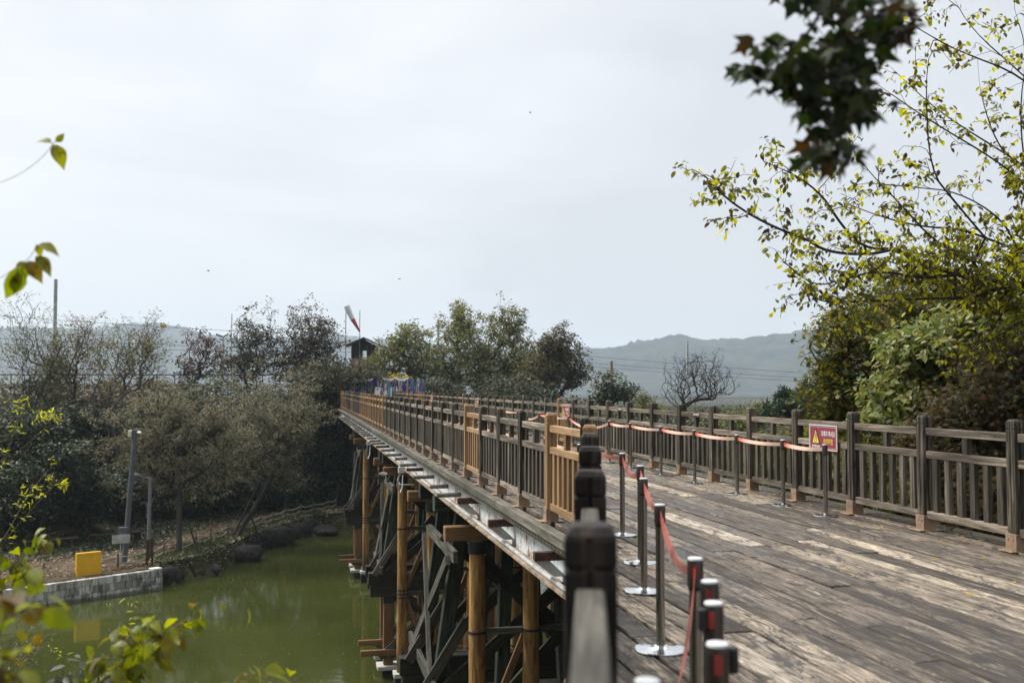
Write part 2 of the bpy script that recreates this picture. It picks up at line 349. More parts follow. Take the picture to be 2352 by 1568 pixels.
m_bark = plain("dark_bark", (0.028, 0.023, 0.019), 0.9, 0, 0.4, 14)
m_lamp = plain("mid_grey_paint", (0.17, 0.18, 0.19), 0.6)
m_bark_grey = plain("grey_bark", (0.085, 0.075, 0.066), 0.9, 0, 0.3, 14)
m_twig = plain("olive_twig", (0.13, 0.12, 0.06), 0.8, 0, 0.3, 20)
# ------------------------------------------------------------------ object helpers
def link(name, mesh, parent=None):
    o = bpy.data.objects.new(name, mesh); COL.objects.link(o)
    if parent is not None: o.parent = parent
    return o
def tag(o, label=None, cat=None, group=None, kind=None):
    if label: o['label'] = label
    if cat: o['category'] = cat
    if group: o['group'] = group
    if kind: o['kind'] = kind
    return o
def empty(name, loc, label, cat, group=None, rz=0.0):
    o = bpy.data.objects.new(name, None); COL.objects.link(o)
    o.location = loc; o.rotation_euler = (0, 0, rz); o.empty_display_size = 0.2
    return tag(o, label, cat, group)
def copy_tree(o, parent=None):
    c = o.copy(); COL.objects.link(c)
    if parent is not None: c.parent = parent
    for ch in list(o.children): copy_tree(ch, c)
    return c

class MB:
    """collects shapes into one mesh; coordinates are the parent's own"""
    def __init__(s): s.v, s.f = [], []
    def add(s, vs, fs):
        k = len(s.v); s.v += [tuple(p) for p in vs]; s.f += [tuple(i + k for i in f) for f in fs]; return s
    def box(s, c, d, R=None, taper=None):
        x, y, z = d[0] / 2, d[1] / 2, d[2] / 2
        t = taper or (1, 1)
        P = [(-x, -y, -z), (x, -y, -z), (x, y, -z), (-x, y, -z), (-x * t[0], -y * t[1], z), (x * t[0], -y * t[1], z), (x * t[0], y * t[1], z), (-x * t[0], y * t[1], z)]
        P = [Vector(p) for p in P]
        if R is not None: P = [R @ p for p in P]
        c = Vector(c)
        return s.add([p + c for p in P], [(0, 3, 2, 1), (4, 5, 6, 7), (0, 1, 5, 4), (1, 2, 6, 5), (2, 3, 7, 6), (3, 0, 4, 7)])
    def bar(s, p, q, w, h, up=(0, 0, 1)):
        p, q = Vector(p), Vector(q); d = (q - p); l = d.length; d.normalize()
        upv = Vector(up)
        if abs(d.dot(upv)) > 0.98: upv = Vector((1, 0, 0))
        x = d.cross(upv).normalized(); z = x.cross(d)
        return s.box((p + q) / 2, (w, l, h), Matrix((x, d, z)).transposed())
    def tube(s, pts, r, n=8, cap=True):
        pts = [Vector(p) for p in pts]; m = len(pts)
        rr = r if isinstance(r, (list, tuple, np.ndarray)) else [r] * m
        vs, fs = [], []
        x = None
        for i, p in enumerate(pts):
            d = (pts[min(i + 1, m - 1)] - pts[max(i - 1, 0)]).normalized()
            if x is None:
                x = d.cross(Vector((0, 0, 1)) if abs(d.z) < 0.9 else Vector((1, 0, 0))).normalized()
            x = (x - d * x.dot(d)).normalized(); y = d.cross(x)
            for k in range(n):
                a = 2 * math.pi * k / n
                vs.append(p + (x * math.cos(a) + y * math.sin(a)) * rr[i])
        for i in range(m - 1):
            for k in range(n):
                a, b = i * n + k, i * n + (k + 1) % n
                fs.append((a, b, b + n, a + n))
        if cap:
            fs.append(tuple(range(n - 1, -1, -1))); fs.append(tuple(range((m - 1) * n, m * n)))
        return s.add(vs, fs)
    def lathe(s, prof, n=20, c=(0, 0, 0)):
        return s.tube_z(prof, n, c)
    def tube_z(s, prof, n, c):
        vs, fs = [], []
        for r, z in prof:
            for k in range(n):
                a = 2 * math.pi * k / n; vs.append((c[0] + r * math.cos(a), c[1] + r * math.sin(a), c[2] + z))
        m = len(prof)
        for i in range(m - 1):
            for k in range(n):
                a, b = i * n + k, i * n + (k + 1) % n; fs.append((a, b, b + n, a + n))
        fs.append(tuple(range(n - 1, -1, -1))); fs.append(tuple(range((m - 1) * n, m * n)))
        return s.add(vs, fs)
    def prism(s, poly, thick, R=None, c=(0, 0, 0)):
        """poly in XZ, thickness along Y"""
        n = len(poly); P = [Vector((x, -thick / 2, z)) for x, z in poly] + [Vector((x, thick / 2, z)) for x, z in poly]
        if R is not None: P = [R @ p for p in P]
        c = Vector(c)
        return s.add([p + c for p in P], [tuple(range(n)), tuple(range(2 * n - 1, n - 1, -1))] + [(i, i + n, (i + 1) % n + n, (i + 1) % n) for i in range(n)])
    def mesh(s, name, mat, smooth=False, bevel=0.0):
        me = bpy.data.meshes.new(name); me.from_pydata(s.v, [], s.f)
        if bevel:
            bm = bmesh.new(); bm.from_mesh(me); bmesh.ops.recalc_face_normals(bm, faces=bm.faces)
            bmesh.ops.bevel(bm, geom=[e for e in bm.edges if len(e.link_faces) == 2 and e.calc_face_angle() > 0.6], offset=bevel, segments=1, affect='EDGES', clamp_overlap=True)
            bm.to_mesh(me); bm.free()
        else:
            bm = bmesh.new(); bm.from_mesh(me); bmesh.ops.recalc_face_normals(bm, faces=bm.faces); bm.to_mesh(me); bm.free()
        me.materials.append(mat)
        if smooth:
            me.polygons.foreach_set('use_smooth', [True] * len(me.polygons))
            try: me.set_sharp_from_angle(angle=rad(40))
            except Exception: pass
        return me
    def build(s, name, mat, parent=None, smooth=False, bevel=0.0):
        return link(name, s.mesh(name, mat, smooth, bevel), parent)

def beam(name, p, q, w, h, mat, parent, bevel=0.008, roll=0.0, off=None):
    """a timber of its own from p to q (parent's coordinates unless off is given), grain along its local Y"""
    p, q = Vector(p), Vector(q)
    if off is not None: p = p - off; q = q - off
    d = q - p; l = d.length; d.normalize()
    up = Vector((0, 0, 1)) if abs(d.z) < 0.98 else Vector((0, 1, 0))
    x = d.cross(up).normalized(); z = x.cross(d)
    o = MB().box((0, 0, 0), (w, l, h)).build(name, mat, parent, bevel=bevel)
    o.matrix_local = Matrix.Translation((p + q) / 2) @ Matrix((x, d, z)).transposed().to_4x4() @ Matrix.Rotation(roll, 4, 'Y')
    return o

# ------------------------------------------------------------------ ground, pond
W = -8.3
FAR = [(-70, 12), (-40, 30.6), (-12.8, 47.9), (-6.5, 51.9), (-4.1, 54.5), (-1.2, 64), (1.6, 69.6), (6, 71.5), (14, 72.5), (40, 66), (90, 60)]
NEAR = [(90, 40), (30, 36), (14, 32), (9.5, 20), (6, 14.6), (-10, 13), (-60, 11)]
POND = np.array(FAR + NEAR, float)
def seg_dist(P, A, B):
    d = B - A; t = np.clip(((P - A) @ d) / (d @ d), 0, 1); return np.linalg.norm(P - (A + t[:, None] * d), axis=1)
def inside(P, poly):
    x, y = P[:, 0], P[:, 1]; r = np.zeros(len(P), bool); n = len(poly)
    for i in range(n):
        (x1, y1), (x2, y2) = poly[i], poly[(i + 1) % n]
        c = ((y1 > y) != (y2 > y)); xx = (x2 - x1) * (y - y1) / ((y2 - y1) if y2 != y1 else 1e-9) + x1
        r ^= c & (x < xx)
    return r
_g = np.random.default_rng(5)
_ph = _g.uniform(0, 6.28, (12, 3)); _fr = _g.uniform(0.15, 1.1, (12, 2))
def wob(x, y): return sum(np.sin(x * _fr[i, 0] + y * _fr[i, 1] + _ph[i, 0]) for i in range(12)) / 12
def terrain(x, y):
    x = np.atleast_1d(np.asarray(x, float)); y = np.atleast_1d(np.asarray(y, float))
    P = np.stack([x, y], 1)
    df = np.full(len(x), 1e9); dn = np.full(len(x), 1e9)
    for i in range(len(FAR) - 1): df = np.minimum(df, seg_dist(P, np.array(FAR[i], float), np.array(FAR[i + 1], float)))
    for i in range(len(NEAR) - 1): dn = np.minimum(dn, seg_dist(P, np.array(NEAR[i], float), np.array(NEAR[i + 1], float)))
    ins = inside(P, POND)
    zf = np.interp(df, [0, .5, 1.0, 5.6, 9.3, 14, 18, 26, 60, 150, 260, 900], [W - .9, W - .6, -7.3, -7.2, -7.0, -3.2, -1.4, -1.1, -1.0, -3, -15, -17])
    zn = np.interp(dn, [0, 11, 16, 60, 200, 300], [W, -0.5, -0.4, -0.4, -3, -16])
    z = np.where(df < dn, zf, zn)
    d = np.minimum(df, dn)
    z = np.where(ins, W - np.minimum(1.2, d * 0.8), z)
    amp = np.where(ins, 0, np.where(df < dn, np.clip((df - 7) / 8, 0.03, 0.5), 0.12))
    z = z + wob(x, y) * amp
    near_deck = (y < 10) & (x > -4) & (x < 9) & (dn < df)
    z = np.where(near_deck, np.minimum(z, -0.45), z)
    return z
def tz(x, y): return float(terrain(x, y)[0])

def axis(a, b, fine, far, k=1.18):
    c = list(np.arange(a, b + 1e-6, fine)); s = fine
    while c[-1] < far: s *= k; c.append(c[-1] + s)
    s = fine; lo = [a]
    while lo[-1] > -far: s *= k; lo.append(lo[-1] - s)
    return np.array(lo[:0:-1] + c)
gx = axis(-40, 45, 0.9, 3600); gy = axis(-6, 100, 0.9, 3600)
gx = gx[np.abs(gx) < 3700]; gy = gy[(gy > -420) & (gy < 3600)]
X, Y = np.meshgrid(gx, gy); Z = terrain(X.ravel(), Y.ravel())
nx, ny = len(gx), len(gy)
me = bpy.data.meshes.new("ground")
idx = np.arange(nx * ny).reshape(ny, nx)
q = np.stack([idx[:-1, :-1], idx[:-1, 1:], idx[1:, 1:], idx[1:, :-1]], -1).reshape(-1, 4)
me.from_pydata(np.stack([X.ravel(), Y.ravel(), Z], 1).tolist(), [], q.tolist()); me.materials.append(m_ground)
me.polygons.foreach_set('use_smooth', [True] * len(me.polygons))
tag(link("ground", me), kind="structure")
tag(MB().add([(-110, 5, W), (110, 5, W), (110, 80, W), (-110, 80, W)], [(0, 1, 2, 3)]).build("water", m_water), kind="structure")

# the litter path that follows the far shore
def offset_line(pts, d):
    pts = [np.array(p, float) for p in pts]; o = []
    for i, p in enumerate(pts):
        t = pts[min(i + 1, len(pts) - 1)] - pts[max(i - 1, 0)]; t /= np.linalg.norm(t)
        o.append(p + np.array([-t[1], t[0]]) * d)
    return o
def resample(pts, step):
    pts = [np.array(p, float) for p in pts]; o = []
    for a, b in zip(pts[:-1], pts[1:]):
        n = max(1, int(np.linalg.norm(b - a) / step)); o += [a + (b - a) * i / n for i in range(n)]
    return o + [pts[-1]]
shore = resample([(-40, 30.6), (-12.8, 47.9), (-6.5, 51.9), (-4.1, 54.8), (-1.2, 64), (1.6, 69.6), (6, 71.5), (14, 72.5)], 1.0)
# smooth the shore line a little before offsetting it
for _ in range(8):
    shore = [shore[0]] + [(shore[i - 1] + shore[i] * 2 + shore[i + 1]) / 4 for i in range(1, len(shore) - 1)] + [shore[-1]]
def path_edge(d): return offset_line(shore, d)
wid_in = [0.3 if p[0] < -6.6 else (0.6 + min(2.1, (p[0] + 6.6) * 0.9)) for p in shore]
vs, fs = [], []
for i, p in enumerate(shore):
    for k in range(13):
        d = wid_in[i] + ((8.2 if p[0] < -9 else max(4.6, 8.2 - (p[0] + 9) * .7)) - wid_in[i]) * k / 12
        t = shore[min(i + 1, len(shore) - 1)] - shore[max(i - 1, 0)]; t = t / np.linalg.norm(t)
        xy = p + np.array([-t[1], t[0]]) * d
        vs.append((xy[0], xy[1], 0))
zz = terrain([a[0] for a in vs], [a[1] for a in vs])
vs = [(a[0], a[1], max(z, -7.33 if a[0] < -6.0 else -99) + 0.03) for a, z in zip(vs, zz)]
for i in range(len(shore) - 1):
    for k in range(12):
        a = i * 13 + k; fs.append((a, a + 13, a + 14, a + 1))
pth = MB().add(vs, fs).build("path", m_path, smooth=True); tag(pth, kind="structure")

# wooded hills behind: two ridges with their crest heights read at several bearings
def hill(name, R, prof, depth, seed):
    g = np.random.default_rng(seed)
    px = np.array([p[0] for p in prof], float); py = np.array([p[1] for p in prof], float)
    th = np.arctan((px - 1176) / FPX) + YAW
    hh = (887 - py) / FPX * R * np.cos(th - YAW) ** -1 * 1.0
    T = np.linspace(th[0], th[-1], int((th[-1] - th[0]) * R / 8.0)); H = np.interp(T, th, hh)
    rs = np.linspace(R * 0.72, R + depth, 46)
    TT, RR = np.meshgrid(T, rs)
    s = np.clip((RR - rs[0]) / (R - rs[0]), 0, 1); s = s * s * (3 - 2 * s)
    back = np.clip(1 - (RR - R) / depth * 0.25, 0.6, 1)
    xx, yy = RR * np.sin(TT), RR * np.cos(TT)
    def fb(x, y, f):
        v = 0
        for o in range(9):
            a = g.uniform(0, 6.28); k = f * g.uniform(0.7, 1.5)
            v = v + np.sin(x * k * math.cos(a) + y * k * math.sin(a) + g.uniform(0, 6.28))
        return v / 3
    zb = H[None, :] * s * np.where(RR > R, back, 1)
    zb = zb + s * (fb(xx, yy, 0.012) * 6.0 + np.abs(fb(xx, yy, 0.08)) * 5 + np.abs(fb(xx, yy, 0.2)) * 4.0 + g.uniform(0, 3, xx.shape) - (9 if R < 2600 else 24))
    zb = zb * (1.0 + 19.0 / np.maximum(20, H[None, :])) - 19
    n, m = zb.shape; ii = np.arange(n * m).reshape(n, m)
    q = np.stack([ii[:-1, :-1], ii[:-1, 1:], ii[1:, 1:], ii[1:, :-1]], -1).reshape(-1, 4)
    me = bpy.data.meshes.new(name); me.from_pydata(np.stack([xx.ravel(), yy.ravel(), zb.ravel()], 1).tolist(), [], q.tolist()); me.materials.append(m_hill)
    me.polygons.foreach_set('use_smooth', [True] * len(me.polygons))
    return tag(link(name, me), kind="structure")
hill("hill_range", 2300, [(1150, 840), (1280, 812), (1345, 797), (1430, 789), (1500, 776), (1560, 772), (1640, 779), (1720, 781), (1800, 771), (1890, 761), (2000, 746), (2200, 735), (2500, 732), (2900, 745)], 300, 3)
hill("far_hill_range", 3000, [(-500, 765), (0, 766), (120, 760), (200, 764), (300, 752), (350, 749), (400, 752), (440, 760), (512, 767), (580, 768), (640, 765), (720, 758), (790, 760), (900, 772), (1050, 782), (1340, 800), (1500, 810)], 400, 9)

# ------------------------------------------------------------------ timber bridge
X0, X1 = 2.77, 7.35           # deck edges
RL, RR_ = 3.0, 7.0            # railing lines
YEND = 78.0
SPL = math.atan((1354.5 - 1176) / FPX) + YAW          # bearing of the splayed railing
sdir = Vector((math.sin(SPL), math.cos(SPL), 0)); snorm = Vector((math.cos(SPL), -math.sin(SPL), 0))
def deck_left(y):             # left edge of the boards at distance y
    edge = (y + 0.30 / math.sin(SPL)) * math.tan(SPL) - 0.38 / math.cos(SPL) if y < 10.3 else X0
    return min(X0 + .155, edge)
bridge = empty("timber_bridge", (5, 0, 0), "long weathered timber footbridge crossing the green pond on log trestles", "bridge")
BO = Vector((5, 0, 0))
rng = random.Random(3)
mb = MB()
xb = -1.2
while xb < X1 - 0.02:
    wv = rng.choice([0.19, 0.21, 0.225, 0.24])
    x2 = min(xb + wv, X1)
    y = -4.0 - rng.random() * 3
    while y < YEND:
        l = rng.uniform(2.6, 5.2); y2 = min(y + l, YEND)
        # clip against the splayed left edge
        ya = y
        if xb < X0 + .05: y2 = min(y2, (xb + 0.08 / math.cos(SPL)) / math.tan(SPL))
        if y2 - ya > 0.12:
            dz = rng.uniform(-.012, .003); tl = rng.uniform(-.006, .006)
            g = 0.019; k = len(mb.v)
            mb.box((0, 0, 0), (x2 - xb - g, y2 - ya - 0.014, 0.06))
            for i in range(k, len(mb.v)):
                p = mb.v[i]; mb.v[i] = (p[0] + (xb + x2) / 2 - 5, p[1] + (ya + y2) / 2, p[2] - 0.03 + dz + (tl if p[0] > 0 else -tl))
        if y2 < y + l - 1e-6: break
        y = y2
    xb = x2
mb.build("deck_planks", m_deck, bridge, bevel=0.007)
# fascia timbers, lengths butted end to end
for sx in (X0 + 0.075, X1 + 0.075):
    y = 10.0 if sx < 5 else 0.0
    while y < YEND:
        y2 = min(y + 4.2, YEND)
        beam("edge_timber", (sx, y + .003, -0.068), (sx, y2 - .003, -0.068), 0.15, 0.125, m_fascia, bridge, off=BO, bevel=0.012)
        y = y2
mb = MB()
y = 9.0
while y < YEND:                       # cross joists whose ends show under the edge timber
    mb.box((.03, y, -0.170), (4.46, 0.14, 0.078)); y += 0.16 if y < 40 else 0.5
mb.build("joists", m_fascia, bridge)
pa, pb = sdir * 2.0 - snorm * 0.10, sdir * 10.45 - snorm * 0.10
beam("edge_timber", (pa.x, pa.y, -0.135), (pb.x, pb.y, -0.135), 0.10, 0.13, m_fascia, bridge, off=BO)
for gxp in (3.0, 7.0):
    s = 1 if gxp < 5 else -1
    MB().box((gxp - 5, 43.5, -0.41), (0.03, 69, 0.40)).build("steel_girder", m_girder, bridge)
    MB().box((gxp - 5 - 0.02 * s, 43.5, -0.625), (0.38, 69, 0.03)).build("girder_flange", m_flange, bridge)
mb = MB()
pts = [(2.855 - 5, 7.5 + i * 0.9, -0.580 + 0.006 * math.sin(i * 2.1)) for i in range(76)]
mb.tube(pts, 0.028, 8).build("conduit", m_pipe, bridge, smooth=True)
for i, yy in enumerate([8.6, 11.1, 13.9, 16.7]):
    MB().box((2.80 - 5, yy, -0.29), (0.37, 0.10, 0.10)).build("outrigger", m_rust, bridge, bevel=.004)
    MB().prism([(-0.20, -0.03), (-0.02, -0.03), (0.17, -0.21), (0.03, -0.21)], 0.16, c=(2.82 - 5, yy + .06, -0.315)).build("knee_brace", m_pipe, bridge)
for i in range(26):
    yy = 18.6 + i * 1.9 + rng.uniform(-.25, .25)
    MB().tube([(2.50 - 5 + rng.uniform(0, .14), yy, -0.40), (2.98 - 5, yy, -0.40)], 0.045, 10).build("outrigger", m_rust if i in (3, 8) else m_outr, bridge, smooth=True)
# junction boxes and looping cable
for yy in (26.0, 38.5):
    b_ = MB().box((2.60 - 5, yy, -0.53), (0.16, 0.2, 0.16)).build("junction_box", m_pipe, bridge, bevel=.01)
    MB().tube([(2.58 - 5, yy + .1, -0.6), (2.50 - 5, yy + .15, -0.95), (2.58 - 5, yy + .2, -1.15), (2.66 - 5, yy + .3, -1.0), (2.68 - 5, yy + .4, -.7)], 0.018, 6).build("cable", m_pipe, b_, smooth=True)
mbx = MB()
mbx.tube([(2.7 - 5, 27.2, -0.72), (2.62 - 5, 27.2, -0.9), (2.68 - 5, 27.1, -1.02), (3.05 - 5, 27.1, -1.03)], 0.025, 6)
mbx.tube([(2.35 - 5 + .10 * math.cos(a / 2.), 28.6 + .02 * a, -0.86 + .035 * math.sin(a / 2.)) for a in range(14)] + [(2.45 - 5, 28.9, -1.0), (2.52 - 5, 29, -1.06)], 0.02, 6)
mbx.build("cable", m_pipe, bridge, smooth=True)
MB().box((5 - 5, 79.0, -4.4), (6.2, 2.2, 8.0)).build("abutment", m_darkbeam, bridge)

# ------------------------------------------------------------------ trestle towers
def log(name, x, y, z0, z1, r, parent, off):
    l = z1 - z0
    n = 7
    pr = [(r * (1.05 - 0.10 * i / n) + 0.004 * math.sin(i * 1.7 + x * 9), -l / 2 + l * i / n) for i in range(n + 1)]
    m_ = MB().lathe(pr, 18)
    m_.v = [(a[0], a[2], a[1]) for a in m_.v]        # grain along local Y
    o = m_.build(name, m_log, parent, smooth=True)
    o.matrix_local = Matrix.Translation(Vector((x, y, (z0 + z1) / 2)) - off) @ Matrix.Rotation(rad(90), 4, 'X')
    return o
BANDS = {}
def tower(yt0, yg0, yg1, yt1, label):
    yc = (yt0 + yt1) / 2; off = Vector((5, yc, W))
    T = empty("trestle_tower", off, label, "trestle", "log trestle towers carrying the footbridge")
    B = lambda n, p, q, w_, h_, m_, **k: beam(n, p, q, w_, h_, m_, T, off=off, **k)
    for yt in (yt0, yt1):
        B("cap_beam", (2.72, yt, -1.165), (7.28, yt, -1.165), 0.26, 0.27, m_tanbeam, bevel=.015)
        for cx in (3.36, 4.42, 5.58, 6.64):
            B("stub_post", (cx, yt, -1.03), (cx, yt, -0.692), 0.26, 0.26, m_tanbeam)
            lg = log("log_column", cx, yt, -7.72, -1.30, 0.162, T, off)
            for zb, hh, r_ in ((-3.05, .022, .174), (-5.06, .022, .174), (-5.18, .022, .174), (-5.30, .022, .174), (-7.45, .022, .174), (-1.445, .115, .18)):
                bm_ = BANDS.get(hh)
                if bm_ is None:
                    q = MB().lathe([(r_, -hh), (r_, hh)], 18); q.v = [(a[0], a[2], -a[1]) for a in q.v]; bm_ = BANDS[hh] = q.mesh("metal_band", m_band, True)
                o_ = link("metal_band", bm_, lg); o_.location = (0, zb - (-7.72 - 1.30) / 2, 0)
            B("footing", (cx, yt - .27, -7.79), (cx, yt + .27, -7.79), 0.54, 0.14, m_conc, bevel=.01)
            B("footing_block", (cx, yt - .24, -8.25), (cx, yt + .24, -8.25), 0.48, 0.76, m_darkbeam)
        cols = (3.36, 4.42, 5.58, 6.64)
        for a, b in zip(cols[:-1], cols[1:]):
            for zt in (-3.05, -5.18):
                B("tie", (a + .17, yt, zt), (b - .17, yt, zt), 0.09, 0.12, m_greybeam)
        for sx, (a, b) in ((1, (3.42, 4.30)), (-1, (6.58, 5.70))):
            B("brace", (a + .10 * sx, yt + .05, -5.0), (b, yt + .05, -3.15), 0.08, 0.13, m_tanbeam)
            B("brace", (a + .10 * sx, yt + .05, -5.4), (b, yt + .05, -7.4), 0.08, 0.13, m_tanbeam)
    for yt, s in ((yt0, 1), (yt1, 1), (yt0, -1), (yt1, -1)):
        B("cross_brace", (5 - s * 1.5, yt + .2 + .05 * s, -1.7), (5 + s * 1.6, yt + .2 + .05 * s, -4.9), 0.09, 0.22, m_darkbeam)
    for yg in (yg0, yg1):
        B("sill_cap", (2.82, yg, -0.865), (7.18, yg, -0.865), 0.34, 0.34, m_green, bevel=.015)
        MB().box((3.1 - 5, yg - yc, -0.69 - W), (.3, .24, .02)).build("bearing_plate", m_rust, T)
        for s in (-1, 1):
            B("raking_post", (5 + s * 1.55, yg, -1.04), (5 + s * 2.05, yg, -4.75), 0.30, 0.27, m_green, bevel=.015)
            B("raking_post", (5 + s * 0.55, yg, -1.04), (5 + s * 0.7, yg, -4.75), 0.27, 0.27, m_green, bevel=.015)
            B("cross_brace", (5 - s * 1.95, yg + s * .2, -1.55), (5 + s * 2.1, yg + s * .2, -4.85), 0.10, 0.26, m_darkbeam)
            B("cross_brace", (5 - s * 2.0, yg + s * .22, -5.5), (5 + s * 1.9, yg + s * .22, -7.6), 0.10, 0.24, m_greybeam)
        B("sill_beam", (2.36, yg, -4.95), (7.64, yg, -4.95), 0.34, 0.40, m_darkbeam, bevel=.015)
        B("sill_beam", (2.42, yg, -5.36), (7.58, yg, -5.36), 0.34, 0.40, m_darkbeam, bevel=.015)
        for cx in (3.05, 4.4, 5.6, 6.95):
            ps = B("lower_post", (cx, yg, -7.87), (cx, yg, -5.57), 0.33, 0.33, m_tanbeam, bevel=.015)
            b_ = MB().box((0, 1.05, 0), (0.345, 0.24, 0.345)).build("metal_band", m_band, ps)
            B("footing", (cx, yg - .36, -7.94), (cx, yg + .36, -7.94), 0.76, 0.13, m_conc, bevel=.01)
            B("footing_block", (cx, yg - .2, -8.4), (cx, yg + .2, -8.4), 0.40, 0.78, m_darkbeam)
        B("walkway_bearer", (2.1, yg - .24, -7.42), (7.9, yg - .24, -7.42), 0.12, 0.20, m_tanbeam)
        B("brace", (2.55, yg - .26, -4.8), (3.5, yg - .26, -3.3), 0.10, 0.22, m_greybeam)
        B("brace", (2.75, yg - .2, -7.6), (4.2, yg - .2, -6.3), 0.10, 0.22, m_greybeam)
    for s in (-1, 1):
        B("girt", (5 + s * 1.90, yg0 - 1.3, -1.80), (5 + s * 1.90, yg1 + .5, -1.80), 0.10, 0.25, m_greybeam)
        B("girt", (5 + s * 2.22, yg0 - .5, -4.62), (5 + s * 2.22, yg1 + 1.4, -4.62), 0.10, 0.25, m_greybeam)
        B("girt_brace", (5 + s * 2.02, yg0 - 1.0, -1.9), (5 + s * 2.24, yg1 + 1.2, -4.95), 0.10, 0.22, m_greybeam)
        B("girt_brace", (5 + s * 2.06, yg1, -1.9), (5 + s * 2.24, yg0, -4.6), 0.10, 0.20, m_greybeam)
    return T
tower(19.0, 21.3, 23.9, 25.6, "nearest log trestle tower, its tall tan columns rising beside the blurred post")
tower(33.2, 34.8, 36.2, 37.5, "middle log trestle tower standing on white footings in the pond")
tower(51.6, 53.0, 54.4, 55.8, "farthest log trestle tower, small and half in shade by the far bank")

# ------------------------------------------------------------------ railings
def post_mesh(mat, nm):
    mb = MB(); s = 0.0625
    # four quarters with a groove between them, a groove ring under the chamfered cap
    for ax in (-1, 1):
        for ay in (-1, 1):
            mb.box((ax * (s / 2 + .003), ay * (s / 2 + .003), 0.69), (s - .006, s - .006, 1.02))
    mb.box((0, 0, 0.66), (0.10, 0.10, 1.15))
    for ax in (-1, 1):
        for ay in (-1, 1):
            mb.box((ax * (s / 2 + .003), ay * (s / 2 + .003), 1.245), (s - .006, s - .006, 0.066))
    mb.box((0, 0, 1.235), (0.11, 0.11, 0.08))
    mb.box((0, 0, 1.2915), (0.125, 0.125, 0.027), taper=(0.72, 0.72))
    return mb.mesh(nm, mat, bevel=.004)
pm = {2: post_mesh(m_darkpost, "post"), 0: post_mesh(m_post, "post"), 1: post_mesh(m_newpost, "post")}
mb = MB()
mb.box((0, 0, 0.092), (0.155, 0.155, 0.165)); boot_box = mb
for sx in (-1, 1):
    for k in (-.035, .035):
        mb.box((k, sx * .079, 0.12), (0.02, .012, .02)); mb.box((sx * .079, k, 0.12), (0.012, .02, .02))
mb.box((0, 0, 0.006), (0.30, 0.20, 0.012))
bootm = mb.mesh("post_boot", m_boot, bevel=.003)
bal_mesh = {k: MB().box((0, 0, 0), (0.052, 0.085, 0.62)).mesh("baluster", m_, bevel=.004) for k, m_ in ((0, m_bal), (1, m_newpost))}
strut_mesh = {k: MB().box((0, 0, 0), (0.06, 0.085, 0.180)).mesh("strut", m_, bevel=.004) for k, m_ in ((0, m_bal), (1, m_newpost))}

def railing(root, spots, newposts, newbays, ind_bays, dark=()):
    """spots: ground points of the posts in order, in the root's coordinates"""
    for i, p in enumerate(spots):
        if i in (0,): d = Vector(spots[1]) - Vector(p)
        else: d = Vector(p) - Vector(spots[i - 1])
        a = math.atan2(-d.x, d.y)
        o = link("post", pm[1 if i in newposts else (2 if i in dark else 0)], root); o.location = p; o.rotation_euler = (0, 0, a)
        b = link("post_boot", bootm, o)
        b.rotation_euler = (0, 0, 0)
    rest = {0: MB(), 1: MB()}
    for i in range(len(spots) - 1):
        P, Q = Vector(spots[i]), Vector(spots[i + 1]); d = (Q - P); l = d.length; d.normalize()
        k = 1 if i in newbays else 0
        mr = m_newrail if k else (m_darkrail if i in dark else m_rail)
        a = math.atan2(-d.x, d.y)
        A, B = P + d * 0.066, Q - d * 0.066
        for nm, z in (("top_rail", 1.122), ("middle_rail", 0.862), ("bottom_rail", 0.183)):
            beam(nm, A + Vector((0, 0, z)), B + Vector((0, 0, z)), 0.068, 0.084, mr, root, bevel=.006)
        o = link("strut", strut_mesh[k], root); o.location = P + d * (l / 2) + Vector((0, 0, 0.992)); o.rotation_euler = (0, 0, a)
        for j in range(6):
            c = P + d * (l * (j + 1) / 7) + Vector((0, 0, 0.5225))
            if i in ind_bays:
                o = link("baluster", bal_mesh[k], root); o.location = c; o.rotation_euler = (0, 0, a)
            else:
                rest[k].box(c, (0.052, 0.085, 0.62), Matrix.Rotation(a, 3, 'Z'))
    for k, m_ in ((0, m_bal), (1, m_newpost)):
        if rest[k].v: tag(rest[k].build("balusters", m_, root), kind="stuff")

LS = [sdir * (2.417 - 1.55 + 1.55 * i) / 1.0 for i in range(6)]
LS = [sdir * (0.87 + 1.553 * i) for i in range(-1, 7)]          # splay, from behind the camera to the corner
LS = [Vector((p.x, p.y, 0)) for p in LS][:-1]
corner = Vector((RL, 10.29, 0))
LEFT = [p for p in LS if p.y < 9.4] + [corner] + [Vector((RL, 11.82 + 1.535 * k, 0)) for k in range(43)]
nS = len(LEFT) - 43
RIGHT = [Vector((RR_, 8.72 - 1.487 * 6 + 1.487 * k, 0)) for k in range(53)]
rl = empty("wooden_railing", (0, 0, 0), "left wooden railing, with fresh tan bays among the grey, ending in a blurred near post", "railing", "wooden railings of the footbridge")
rr = empty("wooden_railing", (0, 0, 0), "right wooden railing, mostly dark and weathered, carrying the red warning signs", "railing", "wooden railings of the footbridge")
L0 = nS
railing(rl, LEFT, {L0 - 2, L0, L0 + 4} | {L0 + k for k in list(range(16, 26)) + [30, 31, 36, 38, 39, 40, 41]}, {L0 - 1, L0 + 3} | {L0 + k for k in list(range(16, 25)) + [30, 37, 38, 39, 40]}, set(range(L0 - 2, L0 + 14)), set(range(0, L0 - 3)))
railing(rr, RIGHT, {6 + 12, 6 + 23, 6 + 30, 6 + 33, 6 + 34, 6 + 35, 6 + 37, 6 + 39}, {6 + 11, 6 + 30, 6 + 33, 6 + 34, 6 + 38}, set(range(5, 21)))
